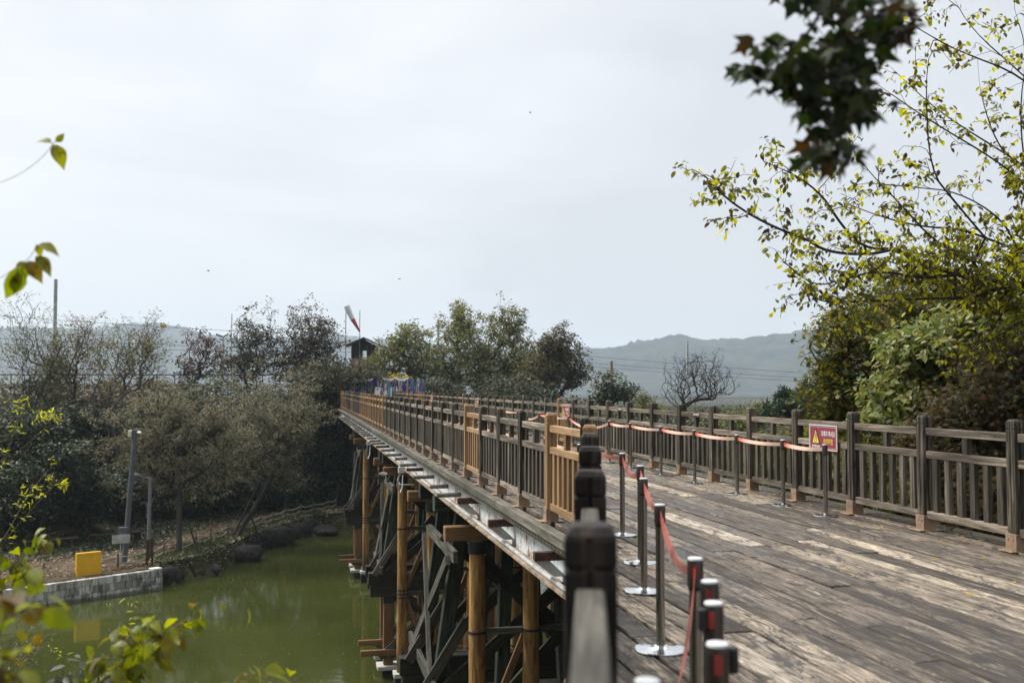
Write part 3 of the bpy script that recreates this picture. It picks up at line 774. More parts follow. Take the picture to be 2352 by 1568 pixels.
# ------------------------------------------------------------------ belt stanchions
def make_stanchion():
    r = empty("belt_stanchion", (0, 0, 0), "x", "stanchion", "belt stanchions on the bridge deck")
    MB().lathe([(0.158, 0.0), (0.162, 0.006), (0.160, 0.012), (0.12, 0.018), (0.05, 0.026), (0.036, 0.034)], 40).build("base_plate", m_polish, r, smooth=True)
    MB().lathe([(0.028, 0.02), (0.0275, 0.40), (0.0275, 0.8)], 24).build("pole", m_chrome, r, smooth=True)
    mb = MB().lathe([(0.029, 0.775), (0.034, 0.780), (0.034, 0.888), (0.033, 0.893)], 24)
    for a in (0.5, 2.07, 3.64, 5.2):
        for k in range(5): mb.box((0.0335 * math.cos(a), 0.0335 * math.sin(a), 0.80 + .018 * k), (0.008, 0.008, 0.009), Matrix.Rotation(a, 3, 'Z'))
    h = mb.build("head", m_darkhead, r, smooth=True)
    MB().lathe([(0.033, 0.893), (0.031, 0.900), (0.02, 0.902)], 24).build("cap", m_headtop, h, smooth=True)
    MB().lathe([(0.0300, 0.762), (0.0315, 0.764), (0.0315, 0.777), (0.0295, 0.779)], 24).build("collar", m_black, h, smooth=True)
    return r
STW = {}
proto = make_stanchion(); used = [False]
def stanchion(key, x, y, label, rz=0.0):
    o = proto if not used[0] else copy_tree(proto); used[0] = True
    o.location = (x, y, 0.0); o.rotation_euler = (0, 0, rz); o['label'] = label
    STW[key] = o; return o
def belt(a, b, sag, mat=None, za=0.838, zb=0.838, end=None):
    A = STW[a]; P = Vector((A.location.x, A.location.y, za)); Q = Vector((STW[b].location.x, STW[b].location.y, zb)) if end is None else Vector(end)
    n = 14; vs, fs = [], []
    d = (Q - P); dh = Vector((d.x, d.y, 0)).normalized(); P = P + dh * .034; Q = Q - dh * .034
    lat = Vector((-dh.y, dh.x, 0))
    R = A.rotation_euler.to_matrix().inverted()
    for i in range(n + 1):
        t = i / n; c = P.lerp(Q, t) - Vector((0, 0, sag * 4 * t * (1 - t)))
        tw = lat * (0.010 * math.sin(t * 5.0))
        for s in (-1, 1):
            for k in (-1, 1):
                vs.append(R @ (c + Vector((0, 0, s * 0.0245)) + tw * s + lat * (0.0012 * k) - A.location))
    for i in range(n):
        a0, b0 = i * 4, i * 4 + 4
        fs += [(a0, a0 + 2, b0 + 2, b0), (a0 + 1, b0 + 1, b0 + 3, a0 + 3), (a0, b0, b0 + 1, a0 + 1), (a0 + 2, a0 + 3, b0 + 3, b0 + 2)]
    o = MB().add(vs, fs).build("belt", mat or m_belt, A)
    uv = o.data.uv_layers.new(name="UVMap")
    for lp in o.data.loops: uv.data[lp.index].uv = ((lp.vertex_index // 4) / n, (lp.vertex_index % 4) / 3)
    return o
ORD = ["second", "third", "fourth", "fifth", "sixth", "seventh", "eighth", "ninth", "tenth", "eleventh", "twelfth", "thirteenth", "fourteenth"]
S = stanchion
S('n5', 0.86, 2.41, "steel stanchion of which only the pale cap shows beside the nearest blurred post", 0.4)
S('n4', 1.18, 2.71, "closest blurred stanchion head, with a black clip on its right side")
S('n3', 1.39, 3.22, "blurred stanchion head with a black clip on its left side")
S('n2', 1.53, 3.58, "blurred stanchion head between the black-clipped one and the red-belted one", 0.7)
S('n1', 1.67, 4.06, "blurred stanchion where two hanging red belts meet", 0.2)
S('s1', 2.21, 5.94, "tall steel stanchion on a wide shiny round base with a red belt dropping right", 0.3)
S('s2', 2.71, 7.65, "steel stanchion just behind the one with the wide shiny base", 1.0)
S('s3', 3.11, 8.87, "steel stanchion half covered by another, catching the red belt from the corner one", 0.6)
S('s4', 3.49, 10.55, "steel stanchion nearest the railing corner with red belt to both sides", 0.2)
S('s5', 3.5, 12.3, "steel stanchion behind the tan railing panel at the corner", 0.2)
belt('s5', 's4', 0.015, m_belt2); belt('s4', 's3', 0.10, m_belt2); belt('s3', 's2', 0.02, m_belt2); belt('s2', 's1', 0.03, m_belt2)
belt('s1', 'n1', 0.10, m_belt2); belt('n1', 'n5', 0.22, m_belt2)
for i in range(8):
    S('l%d' % i, 3.48, 14.0 + 1.75 * i, "steel stanchion glimpsed through the left railing, %s from its corner" % ORD[i + 1], 0.2 * i)
    belt('l%d' % i, 'l%d' % (i - 1) if i else 's5', 0.04 + 0.05 * (i % 3 == 1))
RY = [11.59, 12.72, 14.2, 15.87, 17.47, 19.2, 20.6, 23.93, 27.0, 29.8, 32.5]
for i, yy in enumerate(RY):
    S('r%d' % i, 6.53, yy, "steel stanchion standing under the big red lean warning sign" if i == 0 else "steel stanchion on the right, %s of its row counted back from the big sign" % ORD[i - 1], 0.3 * i)
    if i: belt('r%d' % i, 'r%d' % (i - 1), 0.025 if i not in (7, 9) else 0.16)
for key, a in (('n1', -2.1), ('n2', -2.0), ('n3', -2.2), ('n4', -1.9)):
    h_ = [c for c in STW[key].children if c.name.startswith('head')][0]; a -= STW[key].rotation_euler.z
    MB().box((0.031 * math.cos(a), 0.031 * math.sin(a), 0.845), (0.008, 0.022, 0.055), Matrix.Rotation(a, 3, 'Z')).build("red_reflection", m_belt2, h_)  # red reflection on the head, put in as a strip of belt colour
# black belt clips on the two closest heads
for key, dx in (('n4', 0.052), ('n3', -0.045)):
    MB().box((dx, 0.01 if dx > 0 else -0.01, 0.845), (0.028, 0.03, 0.075)).build("belt_clip", m_black, [c for c in STW[key].children if c.name.startswith('head')][0], bevel=.005)

# ------------------------------------------------------------------ warning signs
def text(body, size, mat, parent, loc, name="lettering", offset=0.0, sx=1.0, ext=0.0015):
    c = bpy.data.curves.new(name, 'FONT'); c.body = body; c.size = size; c.align_x = 'CENTER'; c.align_y = 'CENTER'; c.offset = offset; c.extrude = ext
    o = bpy.data.objects.new(name, c); COL.objects.link(o)
    bpy.context.view_layer.update()
    me = bpy.data.meshes.new_from_object(o.evaluated_get(bpy.context.evaluated_depsgraph_get()))
    bpy.data.objects.remove(o); bpy.data.curves.remove(c)
    for v in me.vertices:       # lay the writing in the YZ plane, reading as seen from -X
        x, y, z = v.co; v.co = (-z, -x * sx, y)
    me.materials.clear(); me.materials.append(mat)
    m = link(name, me, parent); m.location = loc
    return m
def yzpoly(poly, thick):
    mb = MB(); n = len(poly)
    P = [(-thick / 2, -a, b) for a, b in poly] + [(thick / 2, -a, b) for a, b in poly]
    return mb.add(P, [tuple(range(n)), tuple(range(2 * n - 1, n - 1, -1))] + [(i, i + n, (i + 1) % n + n, (i + 1) % n) for i in range(n)])
def warn_sign(y, z, wd, ht, label):
    r = empty("warning_sign", (6.935, y, z), label, "sign", "red Do Not Lean signs on the railing")
    MB().box((0, 0, 0), (0.006, wd, ht)).build("panel", m_red, r)
    fr = MB(); t = 0.010
    for s in (-1, 1):
        fr.box((-.005, s * (wd / 2 - t / 2), 0), (0.006, t, ht)); fr.box((-.0055, 0, s * (ht / 2 - t / 2)), (0.006, wd - 2 * t, t))
    for s in (-1, 1):
        fr.box((-.0045, s * (wd / 2 - .028), 0), (0.004, .003, ht - .05)); fr.box((-.0048, 0, s * (ht / 2 - .028)), (0.004, wd - .06, .003))
    fr.build("border", m_white, r)
    k = ht / 0.335; q = wd / 0.72
    tri = [(-.29 * q, -.095 * k), (-.08 * q, -.095 * k), (-.185 * q, .125 * k)]
    yzpoly(tri, .004).build("triangle", m_black, r).location = (-.005, 0, 0)
    tri2 = [(-.268 * q, -.080 * k), (-.102 * q, -.080 * k), (-.185 * q, .095 * k)]
    t2 = yzpoly(tri2, .003).build("triangle_face", m_text_y, r); t2.location = (-.0075, 0, 0)
    # leaning figure inside the triangle
    f = MB()
    for poly in ([(-.196, .052), (-.184, .052), (-.180, .042), (-.186, .034), (-.196, .036), (-.200, .044)], [(-.190, .030), (-.180, .030), (-.168, -.010), (-.182, -.014)],
                 [(-.182, -.010), (-.172, -.004), (-.200, -.022), (-.208, -.020)], [(-.208, -.016), (-.198, -.018), (-.203, -.062), (-.210, -.062)], [(-.196, .022), (-.188, .024), (-.206, .006), (-.210, .010)],
                 [(-.163, .048), (-.159, .048), (-.159, -.066), (-.163, -.066)], [(-.228, -.062), (-.160, -.062), (-.160, -.066), (-.228, -.066)]):
        p2 = yzpoly([(a * q, b * k) for a, b in poly], .002); f.add([(x - .010, y_, z_) for x, y_, z_ in p2.v], p2.f)
    f.build("leaning_figure", m_black, r)
    text("기대지 마시오", 0.084 * k, m_white, r, (-.005, -.128 * q, 0.045 * k), offset=0.001, sx=0.74 * q)
    text("추락위험", 0.084 * k, m_text_y, r, (-.005, -.128 * q, -0.058 * k), offset=0.0004, sx=0.80 * q)
    text("Do Not Lean", 0.046 * k, m_white, r, (-.005, .185 * q, -0.117 * k), offset=0.0003, sx=0.84 * q)
    return r
warn_sign(12.345, 0.945, 0.73, 0.335, "big maroon Do Not Lean sign with Korean warning and yellow triangle, nearest on railing")
warn_sign(25.69, 0.97, 0.73, 0.335, "maroon Do Not Lean sign beside a fresh tan post, mid-way along the right railing")
warn_sign(39.3, 0.98, 0.73, 0.335, "small distant maroon sign on the right railing, third counting away from the viewer")
warn_sign(53.2, 0.98, 0.73, 0.335, "tiny farthest maroon sign on the right railing near the ribbons")
m_brownplate = plain("brown_plate", (0.055, 0.018, 0.014), 0.5)
def rail_plate(y, label):
    r = empty("rail_plate", (6.955, y, 1.122), label, "sign", "small brown plates on the top rail")
    MB().box((0, 0, 0), (0.006, 0.30, 0.075)).build("panel", m_brownplate, r)
    text("위험 기대지마시오", 0.034, m_white, r, (-.005, -.03, 0.006), offset=0.0008)
    yzpoly([(-.13, -.028), (-.105, -.028), (-.118, .028)], .003).build("pictogram", m_red, r).location = (-.005, 0, 0)
rail_plate(16.83, "small brown plate with white Korean writing on the top rail, the nearer larger one")
rail_plate(21.2, "small brown plate with white Korean writing on the top rail, second from the viewer")
rail_plate(28.1, "small brown plate on the top rail just beyond the second maroon sign")

# ------------------------------------------------------------------ far end of the bridge: ribbon fence
rf = empty("wire_fence", (6.0, 76.0, 0), "wire mesh fence hung with ribbons and white cloth at the bridge's far end", "fence")
for i in range(6):
    MB().tube([(-3.2 + i * 1.3, 0, 0), (-3.2 + i * 1.3, 0, 2.2)], 0.04, 6).build("fence_post", m_greysteel, rf)
mb = MB()
for k in range(9): mb.tube([(-3.2, 0, .3 + k * .23), (3.3, 0, .3 + k * .23)], 0.008, 4)
for k in range(44): mb.tube([(-3.2 + k * .15, 0, .1), (-3.2 + k * .15, 0, 2.15)], 0.006, 4)
mb.build("wire_mesh", m_greysteel, rf)
rib_mats = [plain("ribbon_" + n, c, 0.6, 0, 0.1) for n, c in (("purple", (0.17, 0.05, 0.55)), ("teal", (0.15, 0.6, 0.6)), ("white", (0.85, 0.85, 0.88)), ("yellow", (0.62, 0.48, 0.06)), ("green", (0.10, 0.26, 0.06)), ("red", (0.45, 0.06, 0.06)), ("sky_blue", (0.25, 0.5, 0.62)))]
rib_names = ["purple", "teal", "white", "yellow", "green", "red", "sky blue"]
rg = random.Random(8)
rmesh = {}
for ci, m_ in enumerate(rib_mats):
    for k in range(2):
        mb = MB(); l = (0.55, 0.95)[k]; pts = []
        for i in range(6):
            t = i / 5; pts.append((0.03 * math.sin(t * 5 + k), -0.02 - 0.05 * math.sin(t * 4 + 1), -l * t))
        vs = []
        for p in pts: vs += [(p[0] - .032, p[1], p[2]), (p[0] + .032, p[1] + .02, p[2])]
        vs2 = [(x, y - .006, z) for x, y, z in vs]
        fs = [(2 * i, 2 * i + 1, 2 * i + 3, 2 * i + 2) for i in range(5)]
        mb.add(vs, fs); mb.add(vs2, [f[::-1] for f in fs])
        rmesh[ci, k] = mb.mesh("ribbon", m_)
for i in range(170):
    ci = rg.choices(range(7), (46, 12, 14, 12, 10, 5, 9))[0]
    o = link("ribbon", rmesh[ci, rg.randrange(2)])
    xx = rg.uniform(2.85, 9.2); zz = min(2.25, rg.choice([2.15, 2.15, 1.9, 1.6]) + rg.uniform(-.1, .15))
    o.location = (xx, 75.94 - rg.uniform(0, .12), zz); o.rotation_euler = (0, rg.uniform(-.12, .12), rg.uniform(-.7, .7))
    tag(o, "%s ribbon tied to the wire fence at the far end of the bridge" % rib_names[ci], "ribbon", "%s ribbons on the wire fence" % rib_names[ci])
m_cloth = plain("white_cloth", (0.85, 0.85, 0.85), 0.8, 0, 0.1)
for (a, b, lab) in (((4.0, 2.28), (5.4, 2.28), "sagging white cloth tied along the left of the ribbon fence"), ((6.1, 2.36), (8.1, 2.3), "longer white cloth draped along the right of the ribbon fence")):
    mb = MB(); vs = []
    for i in range(13):
        t = i / 12; s = 0.16 * abs(math.sin(t * 6.3)); vs += [(a[0] + (b[0] - a[0]) * t, 75.8, a[1] - s), (a[0] + (b[0] - a[0]) * t, 75.78, a[1] - s - .14 - .05 * math.sin(i * 2.)) ]
    mb.add(vs, [(2 * i, 2 * i + 1, 2 * i + 3, 2 * i + 2) for i in range(12)]); vs = [(x, y + .01, z) for x, y, z in vs]
    mb.add(vs, [(2 * i + 2, 2 * i + 3, 2 * i + 1, 2 * i) for i in range(12)])
    tag(mb.build("cloth", m_cloth), lab, "cloth", "white cloths on the ribbon fence")
o = MB().box((5.75, 75.75, 1.25), (0.42, 0.02, 0.62), Matrix.Rotation(.15, 3, 'Y')).build("paper_notice", m_cloth); tag(o, "white paper notice hanging askew on the ribbon fence", "notice")
MB().box((0, -.012, .18), (.13, .01, .1)).build("print", m_black, o).location = (5.75, 75.75, 1.25)

# ------------------------------------------------------------------ far bank furniture
def bank(px, py, z0=-7.2):
    p = on_z(px, py, z0); return Vector((p[0], p[1], tz(p[0], p[1])))
# retaining wall of stone blocks
wl = [np.array(p, float) for p in ((-40, 30.6), (-12.8, 47.9), (-6.5, 51.9))]
wall = empty("stone_wall", (-12.8, 47.9, W), "low stained wall of pale stone blocks holding the pond's left bank", "wall")
mb = MB(); g = random.Random(4)
for a, b in ((wl[0], wl[1]), (wl[1], wl[2])):
    d = (b - a); l = np.linalg.norm(d); d /= l; nrm = np.array([-d[1], d[0]]); ang = math.atan2(d[1], d[0]); R = Matrix.Rotation(ang, 3, 'Z')
    n = int(l / 0.36); st = l / n
    for c in range(4):
        for k in range(n):
            s = (k + .5 + (0.5 if c % 2 and k < n - 1 else 0)) * st
            p = a + d * s + nrm * (.17 + g.uniform(-.012, .012))
            mb.box((p[0] + 12.8, p[1] - 47.9, -.40 + c * .345 + .17), (st - .022, .36, .327), R)
mb.build("block_courses", m_wall, wall, bevel=.008)
cpt = wl[2] - (wl[2] - wl[1]) / np.linalg.norm(wl[2] - wl[1]) * .3
MB().box((cpt[0] + 12.8 + -.1, cpt[1] - 47.9 + .2, 1.01), (.5, .42, .06), Matrix.Rotation(.57, 3, 'Z')).build("cap_stone", m_white, wall, bevel=.01)

# yellow cabinet sign seen from behind
p = bank(200, 1318); p = Vector((-9.75, 50.9, tz(-9.75, 50.9)))
yb = empty("yellow_cabinet", p, "upright bright yellow box standing behind the rope fence by the pond", "cabinet", rz=0.45)
MB().box((0, 0, .72), (1.12, .22, 1.36)).build("body", m_ybox, yb, bevel=.015)
MB().box((0, -.112, .72), (1.0, .008, 1.24)).build("back_panel", m_ybox, yb)
for s in (-.4, .4): MB().box((s, 0, .02), (.1, .16, .08)).build("foot", m_black, yb)
# tall camera pole
p = Vector((-8.55, 53.4, tz(-8.55, 53.4)))
pl = empty("camera_pole", p, "tall leaning grey pole with two white boxes on top and a grey control box", "pole")
MB().tube([(0, 0, 0), (.42, .05, 6.55)], [.14, .12], 14).build("shaft", m_greysteel, pl, smooth=True)
MB().lathe([(.17, 0), (.17, .03)], 14).build("base_flange", m_greysteel, pl)
MB().box((-.05, -.18, 1.55), (.42, .26, .62)).build("control_box", m_greysteel, pl, bevel=.01)
MB().box((.42, .05, 6.6), (.34, .16, .22)).build("head_bracket", m_greysteel, pl, bevel=.01)
m_cream = plain("cream_plastic", (0.72, 0.66, 0.5), .5)
MB().box((.18, -.02, 6.52), (.16, .2, .34), Matrix.Rotation(.1, 3, 'Y')).build("camera", m_cream, pl, bevel=.02)
MB().tube([(.55, 0, 6.58), (.72, -.12, 6.55)], .07, 10).build("camera", m_white, pl, smooth=True)
# lamp
p = Vector((-7.85, 56.6, tz(-7.85, 56.6)))
lp = empty("park_lamp", p, "shorter grey lamp post with a flat oval head bent to the left", "lamp post")
MB().tube([(0, 0, 0), (.06, 0, 4.0)], [.1, .085], 14).build("shaft", m_lamp, lp, smooth=True)
MB().tube([(.06, 0, 3.93), (-.25, 0, 3.98), (-.42, 0, 4.0)], .045, 8).build("arm", m_greysteel, lp, smooth=True)
MB().tube([(-.36, 0, 4.0), (-.5, 0, 4.07), (-.75, 0, 4.08), (-.98, 0, 4.0), (-1.02, 0, 3.98)], [.06, .13, .17, .13, .05], 12).build("lamp_head", m_greysteel, lp, smooth=True)
# white board on a thin stake
p = Vector((-8.55, 52.2, tz(-8.55, 52.2)))
wb = empty("board_sign", p, "blank pale board on a thin stake in front of the tall pole", "sign", rz=.25)
MB().tube([(0, 0, 0), (0.03, 0, 1.7)], .02, 8).build("stake", m_pipe, wb)
MB().box((0.03, -.03, 1.45), (.82, .02, .42)).build("board", m_pipe, wb)
# brown post cluster
p = Vector((-7.25, 52.75, tz(-7.25, 52.75)))
m_brownw = wood("brown_stained_wood", [(0.3, (0.02, 0.011, 0.008)), (0.6, (0.06, 0.033, 0.022))], 'Y')
bc = empty("brown_board_post", p, "dark brown wooden marker of two boards beside the lamp post", "marker")
beam("stake", (-.12, 0, 0), (-.12, 0, 1.0), .09, .12, m_brownw, bc); beam("stake", (.13, 0.05, 0), (.13, 0.05, 1.05), .09, .12, m_brownw, bc)
beam("board", (-.06, -.07, .3), (-.06, -.07, 1.3), .15, .05, m_brownw, bc); beam("board", (.11, -.05, .42), (.11, -.05, 1.36), .15, .05, m_brownw, bc)
# benches
def bench(x, y, rz, l, label):
    b = empty("bench", (x, y, tz(x, y) + .02), label, "bench", "brown benches along the path", rz)
    beam("seat", (-l / 2, 0, .44), (l / 2, 0, .44), .4, .07, m_brownw, b)
    for s in (-1, 1): beam("leg", (s * (l / 2 - .12), 0, 0), (s * (l / 2 - .12), 0, .403), .34, .16, m_brownw, b)
b1 = on_z(240, 1246, -7.1); bench(b1[0] + .5, b1[1] + .2, .38, 2.7, "dark brown bench beside the path behind the tall pole")
b1 = on_z(120, 1262, -7.1); bench(b1[0], b1[1], .38, 2.6, "dark brown bench half hidden by the drooping leafy branch")
# plant pot
p = bank(35, 1328); p.z = max(p.z, -7.34)
pp = empty("plant_pot", p, "dark tapered plant pot at the left end of the rope fence", "plant pot")
MB().lathe([(.2, 0), (.3, .62), (.36, .66), (.36, .78), (.30, .78), (.28, .6)], 18).build("body", plain("dark_pot", (0.02, 0.026, 0.032), .5), pp, smooth=True)
# rope fence along the path
rope = empty("rope_fence", (-8, 52, -7.2), "low rope fence of short wooden posts following the pond path", "fence")
m_rope = plain("grey_rope", (0.34, 0.31, 0.25), .9, 0, .3, 20)
fence_px = [(-60, 1372), (84, 1338), (168, 1323), (260, 1313), (329, 1300)]
fp = []
for px_, py_ in fence_px:
    q = on_z(px_, py_, -7.22); fp.append((q[0], q[1] + 1.2))
for px_, py_ in ((376, 1277), (450, 1253), (484, 1243), (522, 1231), (562, 1219), (598, 1206), (627, 1199), (655, 1190), (690, 1181), (720, 1176), (755, 1170), (772, 1166)):
    q = on_z(px_, py_, -7.22); fp.append((q[0], q[1]))
mbp = []
for i, (x, y) in enumerate(fp):
    z = max(tz(x, y), -7.34)
    MB().lathe([(.055, -.05), (.052, .74), (.04, .76)], 10, (x + 8, y - 52, z + 7.2)).build("fence_post", plain("post_wood", (0.10, 0.075, 0.05), .9) if i == 0 else bpy.data.materials["post_wood"], rope, smooth=True)
for (a, b) in zip(fp[:-1], fp[1:]):
    for hz in (.62, .30):
        pts = []
        for i in range(9):
            t = i / 8; x = a[0] + (b[0] - a[0]) * t; y = a[1] + (b[1] - a[1]) * t
            za_, zb_ = max(tz(*a), -7.34), max(tz(*b), -7.34); zt = za_ + (zb_ - za_) * t
            pts.append((x + 8, y - 52, zt + 7.2 + hz - .10 * 4 * t * (1 - t)))
        MB().tube(pts, .032, 5).build("rope", m_rope, rope)
# curved vent pipe
p = bank(338, 1180, -6.6)
vp = MB().tube([(0, 0, 0), (0, 0, .75), (-.08, 0, 1.0), (-.26, 0, 1.06), (-.42, 0, .95)], .1, 10).build("vent_pipe", m_pipe, smooth=True); vp.location = p
tag(vp, "bent steel vent pipe in the dark undergrowth behind the lamp post", "pipe")
# triangle sign in the dark
p = on_z(655, 1172, -7.1); p = Vector((p[0], p[1], tz(p[0], p[1])))
ws = empty("danger_sign", p, "dark danger board with an orange triangle standing under the trees", "sign")
MB().tube([(0, 0, 0), (0, 0, 2.3)], .04, 8).build("stake", m_greysteel, ws)
MB().box((0, -.05, 2.2), (.95, .03, 1.7)).build("board", plain("dark_board", (0.03, 0.02, 0.02), .6), ws)
MB().prism([(-.28, 2.3), (.28, 2.3), (0, 2.85)], .02, c=(0, -.08, 0)).build("triangle", plain("orange_paint", (0.5, 0.22, 0.03), .6), ws)
t = text("위험", .36, bpy.data.materials["orange_paint"], ws, (0, -.08, 1.95)); t.rotation_euler = (0, 0, rad(90))
t = text("수영금지", .2, m_white, ws, (0, -.08, 1.58)); t.rotation_euler = (0, 0, rad(90))
# shore rocks
rk = random.Random(12)
def rock(x, y, sx_, sy, sz, z, lab, seed):
    g = np.random.default_rng(seed)
    bm = bmesh.new(); bmesh.ops.create_icosphere(bm, subdivisions=3, radius=1)
    ph = g.uniform(0, 6.28, (5, 3)); ks = g.normal(0, 1.6, (5, 3))
    for v in bm.verts:
        n = v.co.copy(); d = 1 + .1 * sum(math.sin(ks[i] @ np.array(n) + ph[i, 0]) for i in range(5)) / 1.5
        d = d * (1 / max(abs(n.x), abs(n.y), abs(n.z))) ** .45
        v.co = Vector((n.x * d * sx_, n.y * d * sy, n.z * d * sz))
    me = bpy.data.meshes.new("boulder"); bm.to_mesh(me); bm.free(); me.materials.append(m_rock); me.polygons.foreach_set('use_smooth', [True] * len(me.polygons))
    o = link("boulder", me); o.location = (x, y, z); o.rotation_euler = (0, 0, g.uniform(0, 6))
    return tag(o, lab, "rock", "dark boulders lining the pond shore")
rocks = [(386, 1340, .5, .45, .55, "tall dark boulder right against the end of the stone wall"), (420, 1326, .55, .5, .45, "rounded boulder with dry grass on top, second past the wall"), (402, 1330, .3, .35, .35, "small boulder wedged between the first two past the wall"),
         (470, 1318, .7, .55, .25, "flat boulder covered with fallen leaves at the waterline"), (478, 1293, .8, .6, .5, "long dark boulder behind the leaf-covered flat one"), (520, 1290, .55, .5, .4, "square dark boulder next to the long one"),
         (560, 1287, .75, .6, .45, "dark boulder speckled with leaves, midway along the shore"), (568, 1266, .6, .5, .55, "upright dark boulder behind the leaf-speckled one"), (598, 1258, .55, .5, .55, "blocky boulder left of the big pale-faced one"), (634, 1252, .9, .6, .6, "big pale-faced boulder at the bend of the shore"),
         (668, 1232, .9, .7, .5, "mossy boulder just past the bend of the shore"), (700, 1222, .9, .7, .6, "boulder in deep shade left of the far trestle"), (722, 1214, .8, .7, .8, "tall shaded boulder nearest the far trestle"), (745, 1225, 1.2, .6, .3, "low shaded boulder at the waterline by the far trestle"), (450, 1313, .4, .4, .3, "small dark boulder under the bank behind the grass-topped one")]
for i, (px_, py_, a, b, c, lab) in enumerate(rocks):
    q = on_z(px_, py_, W); rock(q[0], q[1], a * 1.25, b * 1.25, c * 1.25, W + c * .6, lab, 30 + i)

# ------------------------------------------------------------------ hut, windsock, poles, viaduct
hp = at(838, 835, 96); hz = hp[2]
hut = empty("lookout_hut", (hp[0], hp[1], hz), "small dark lookout hut with a green gabled roof above the far trees", "hut", rz=-.15)
m_hutw = wood("dark_hut_boards", [(0.3, (0.02, 0.014, 0.012)), (0.6, (0.05, 0.036, 0.03))], 'Z'); m_roof = plain("green_roof", (0.035, 0.06, 0.05), .6)
MB().prism([(-1.75, 1.75), (0, 2.50), (2.05, 1.55), (2.05, 1.45), (0, 2.36), (-1.75, 1.63)], 3.0).build("roof", m_roof, hut)
mb = MB(); mb.box((-.75, 0, 1.1), (.9, 2.2, 1.25)); mb.box((.75, 0, 1.1), (.9, 2.2, 1.25)); mb.prism([(-1.2, 1.7), (0, 2.3), (1.2, 1.7)], 2.0); mb.box((0, 0, 1.5), (.7, 2.15, .45))
mb.build("wall", m_hutw, hut)
for s in (-.32, .3): MB().box((s, -1.12, .95), (.07, .06, 1.5)).build("window_post", m_roof, hut)
MB().box((0, 0, .1), (2.6, 2.4, .6)).build("parapet", m_boot, hut); MB().box((0, 0, -1.6), (2.2, 2.0, 2.9)).build("base", m_conc, hut)
ws_p = at(793.5, 850, 90)
wsk = empty("windsock", ws_p, "white windsock with a red tip drooping from a thin pole by the hut", "windsock")
MB().tube([(0, 0, 0), (0, 0, 5.3)], .035, 8).build("pole", m_greysteel, wsk)
pts = [at(796.5, 703, 90), at(800, 712, 90), at(810, 733, 90), at(826.5, 762, 90)]
P0 = Vector(ws_p)
rrs = [(Vector(q) - P0) for q in pts]
mid = rrs[2]
MB().tube([rrs[0], rrs[1], rrs[2]], [.28, .27, .22], 14).build("sleeve", m_white, wsk, smooth=True)
MB().tube([rrs[2], rrs[3]], [.215, .07], 14).build("tip", plain("windsock_red", (0.55, 0.07, 0.09), .7), wsk, smooth=True)
def thin_pole(name, px, pyb, pyt, D, r, label, cat, grp, mat=None, arms=None):
    a, b = at(px, pyb, D), at(px, pyt, D); z0 = tz(a[0], a[1])
    e = empty(name, (a[0], a[1], z0), label, cat, grp)
    MB().tube([(0, 0, -.2), (0, 0, b[2] - z0)], [r, r * .9], 10).build("shaft", mat or m_pipe, e, smooth=True)
    for (dz, dx, rr) in arms or []:
        MB().tube([(0, 0, b[2] - z0 - dz), (dx, 0, b[2] - z0 - dz + .25)], rr, 6).build("arm", m_greysteel, e)
    return e
thin_pole("mast", 826, 800, 712, 91, .035, "thin dark mast to the right of the windsock", "pole", None, m_greysteel)
thin_pole("mast", 531, 850, 720, 92, .035, "thin dark mast among the mid-left trees", "pole", None, m_greysteel)
g_ = "railway catenary poles"
thin_pole("catenary_pole", 123, 900, 640, 88, .17, "thick grey pole rising above the bare trees on the left", "pole", g_)
thin_pole("catenary_pole", 511, 900, 772, 100, .13, "grey pole with a flat bracket on top among the mid-left trees", "pole", g_, arms=[(.05, -.7, .1), (.05, .5, .1)])
thin_pole("catenary_pole", 1006, 900, 733, 120, .17, "grey pole half hidden by the tall centre tree", "pole", g_)
thin_pole("catenary_pole", 1580, 960, 783, 150, .19, "pale pole standing behind the bare tree", "pole", g_, arms=[(3.2, 4.5, .07)])
thin_pole("catenary_pole", 1860, 960, 806, 150, .19, "pale pole with an arm near the dark green maple", "pole", g_, arms=[(3.4, 3.5, .07), (5.4, 4.2, .09)])
thin_pole("catenary_pole", 1405, 900, 829, 110, .16, "tan wooden pole behind the small tree", "pole", g_, m_tanbeam)
def wire(p, q, sag, label, r=.022, sy=None):
    P, Q = Vector(p), Vector(q); pts = []
    for i in range(13):
        t = i / 12; pts.append(P.lerp(Q, t) - Vector((0, 0, sag * 4 * t * (1 - t))))
    o = MB().tube([x - P for x in pts], r, 5).build("overhead_wire", m_black); o.location = P
    return tag(o, label, "wire", "railway overhead wires")
wire(at(-150, 712, 110), at(830, 773, 110), .3, "uppermost overhead wire crossing above the left trees")
wire(at(-100, 772, 110), at(830, 800, 110), .3, "middle overhead wire crossing behind the left trees")
wire(at(-100, 785, 110), at(830, 808, 110), .3, "lowest overhead wire crossing behind the left trees")
wire(at(1250, 808, 150), at(2050, 868, 150), .3, "upper overhead wire crossing before the right hill")
wire(at(1250, 824, 150), at(2050, 878, 150), .3, "middle overhead wire crossing before the right hill")
wire(at(1250, 832, 150), at(2050, 886, 150), .3, "lower overhead wire crossing before the right hill")
p = at(375, 748.5, 110); o = MB().box((0, 0, 0), (.65, .06, .4)).build("wire_sign", m_yel); o.location = p; tag(o, "small yellow sign hanging on the wire above the left trees", "sign"); 
mb = MB()
for k in range(3): mb.box((-.18 + k * .18, -.035, -.08), (.1, .02, .12))
mb.build("marks", m_red, o)
p = at(111, 832, 80); o = MB().lathe([(.02, -.28), (.13, -.15), (.15, .1), (.08, .25), (.02, .28)], 10).build("orange_marker", plain("orange_plastic", (0.75, 0.3, 0.02), .5)); o.location = p
tag(o, "small orange marker seen through the bare left trees", "marker")
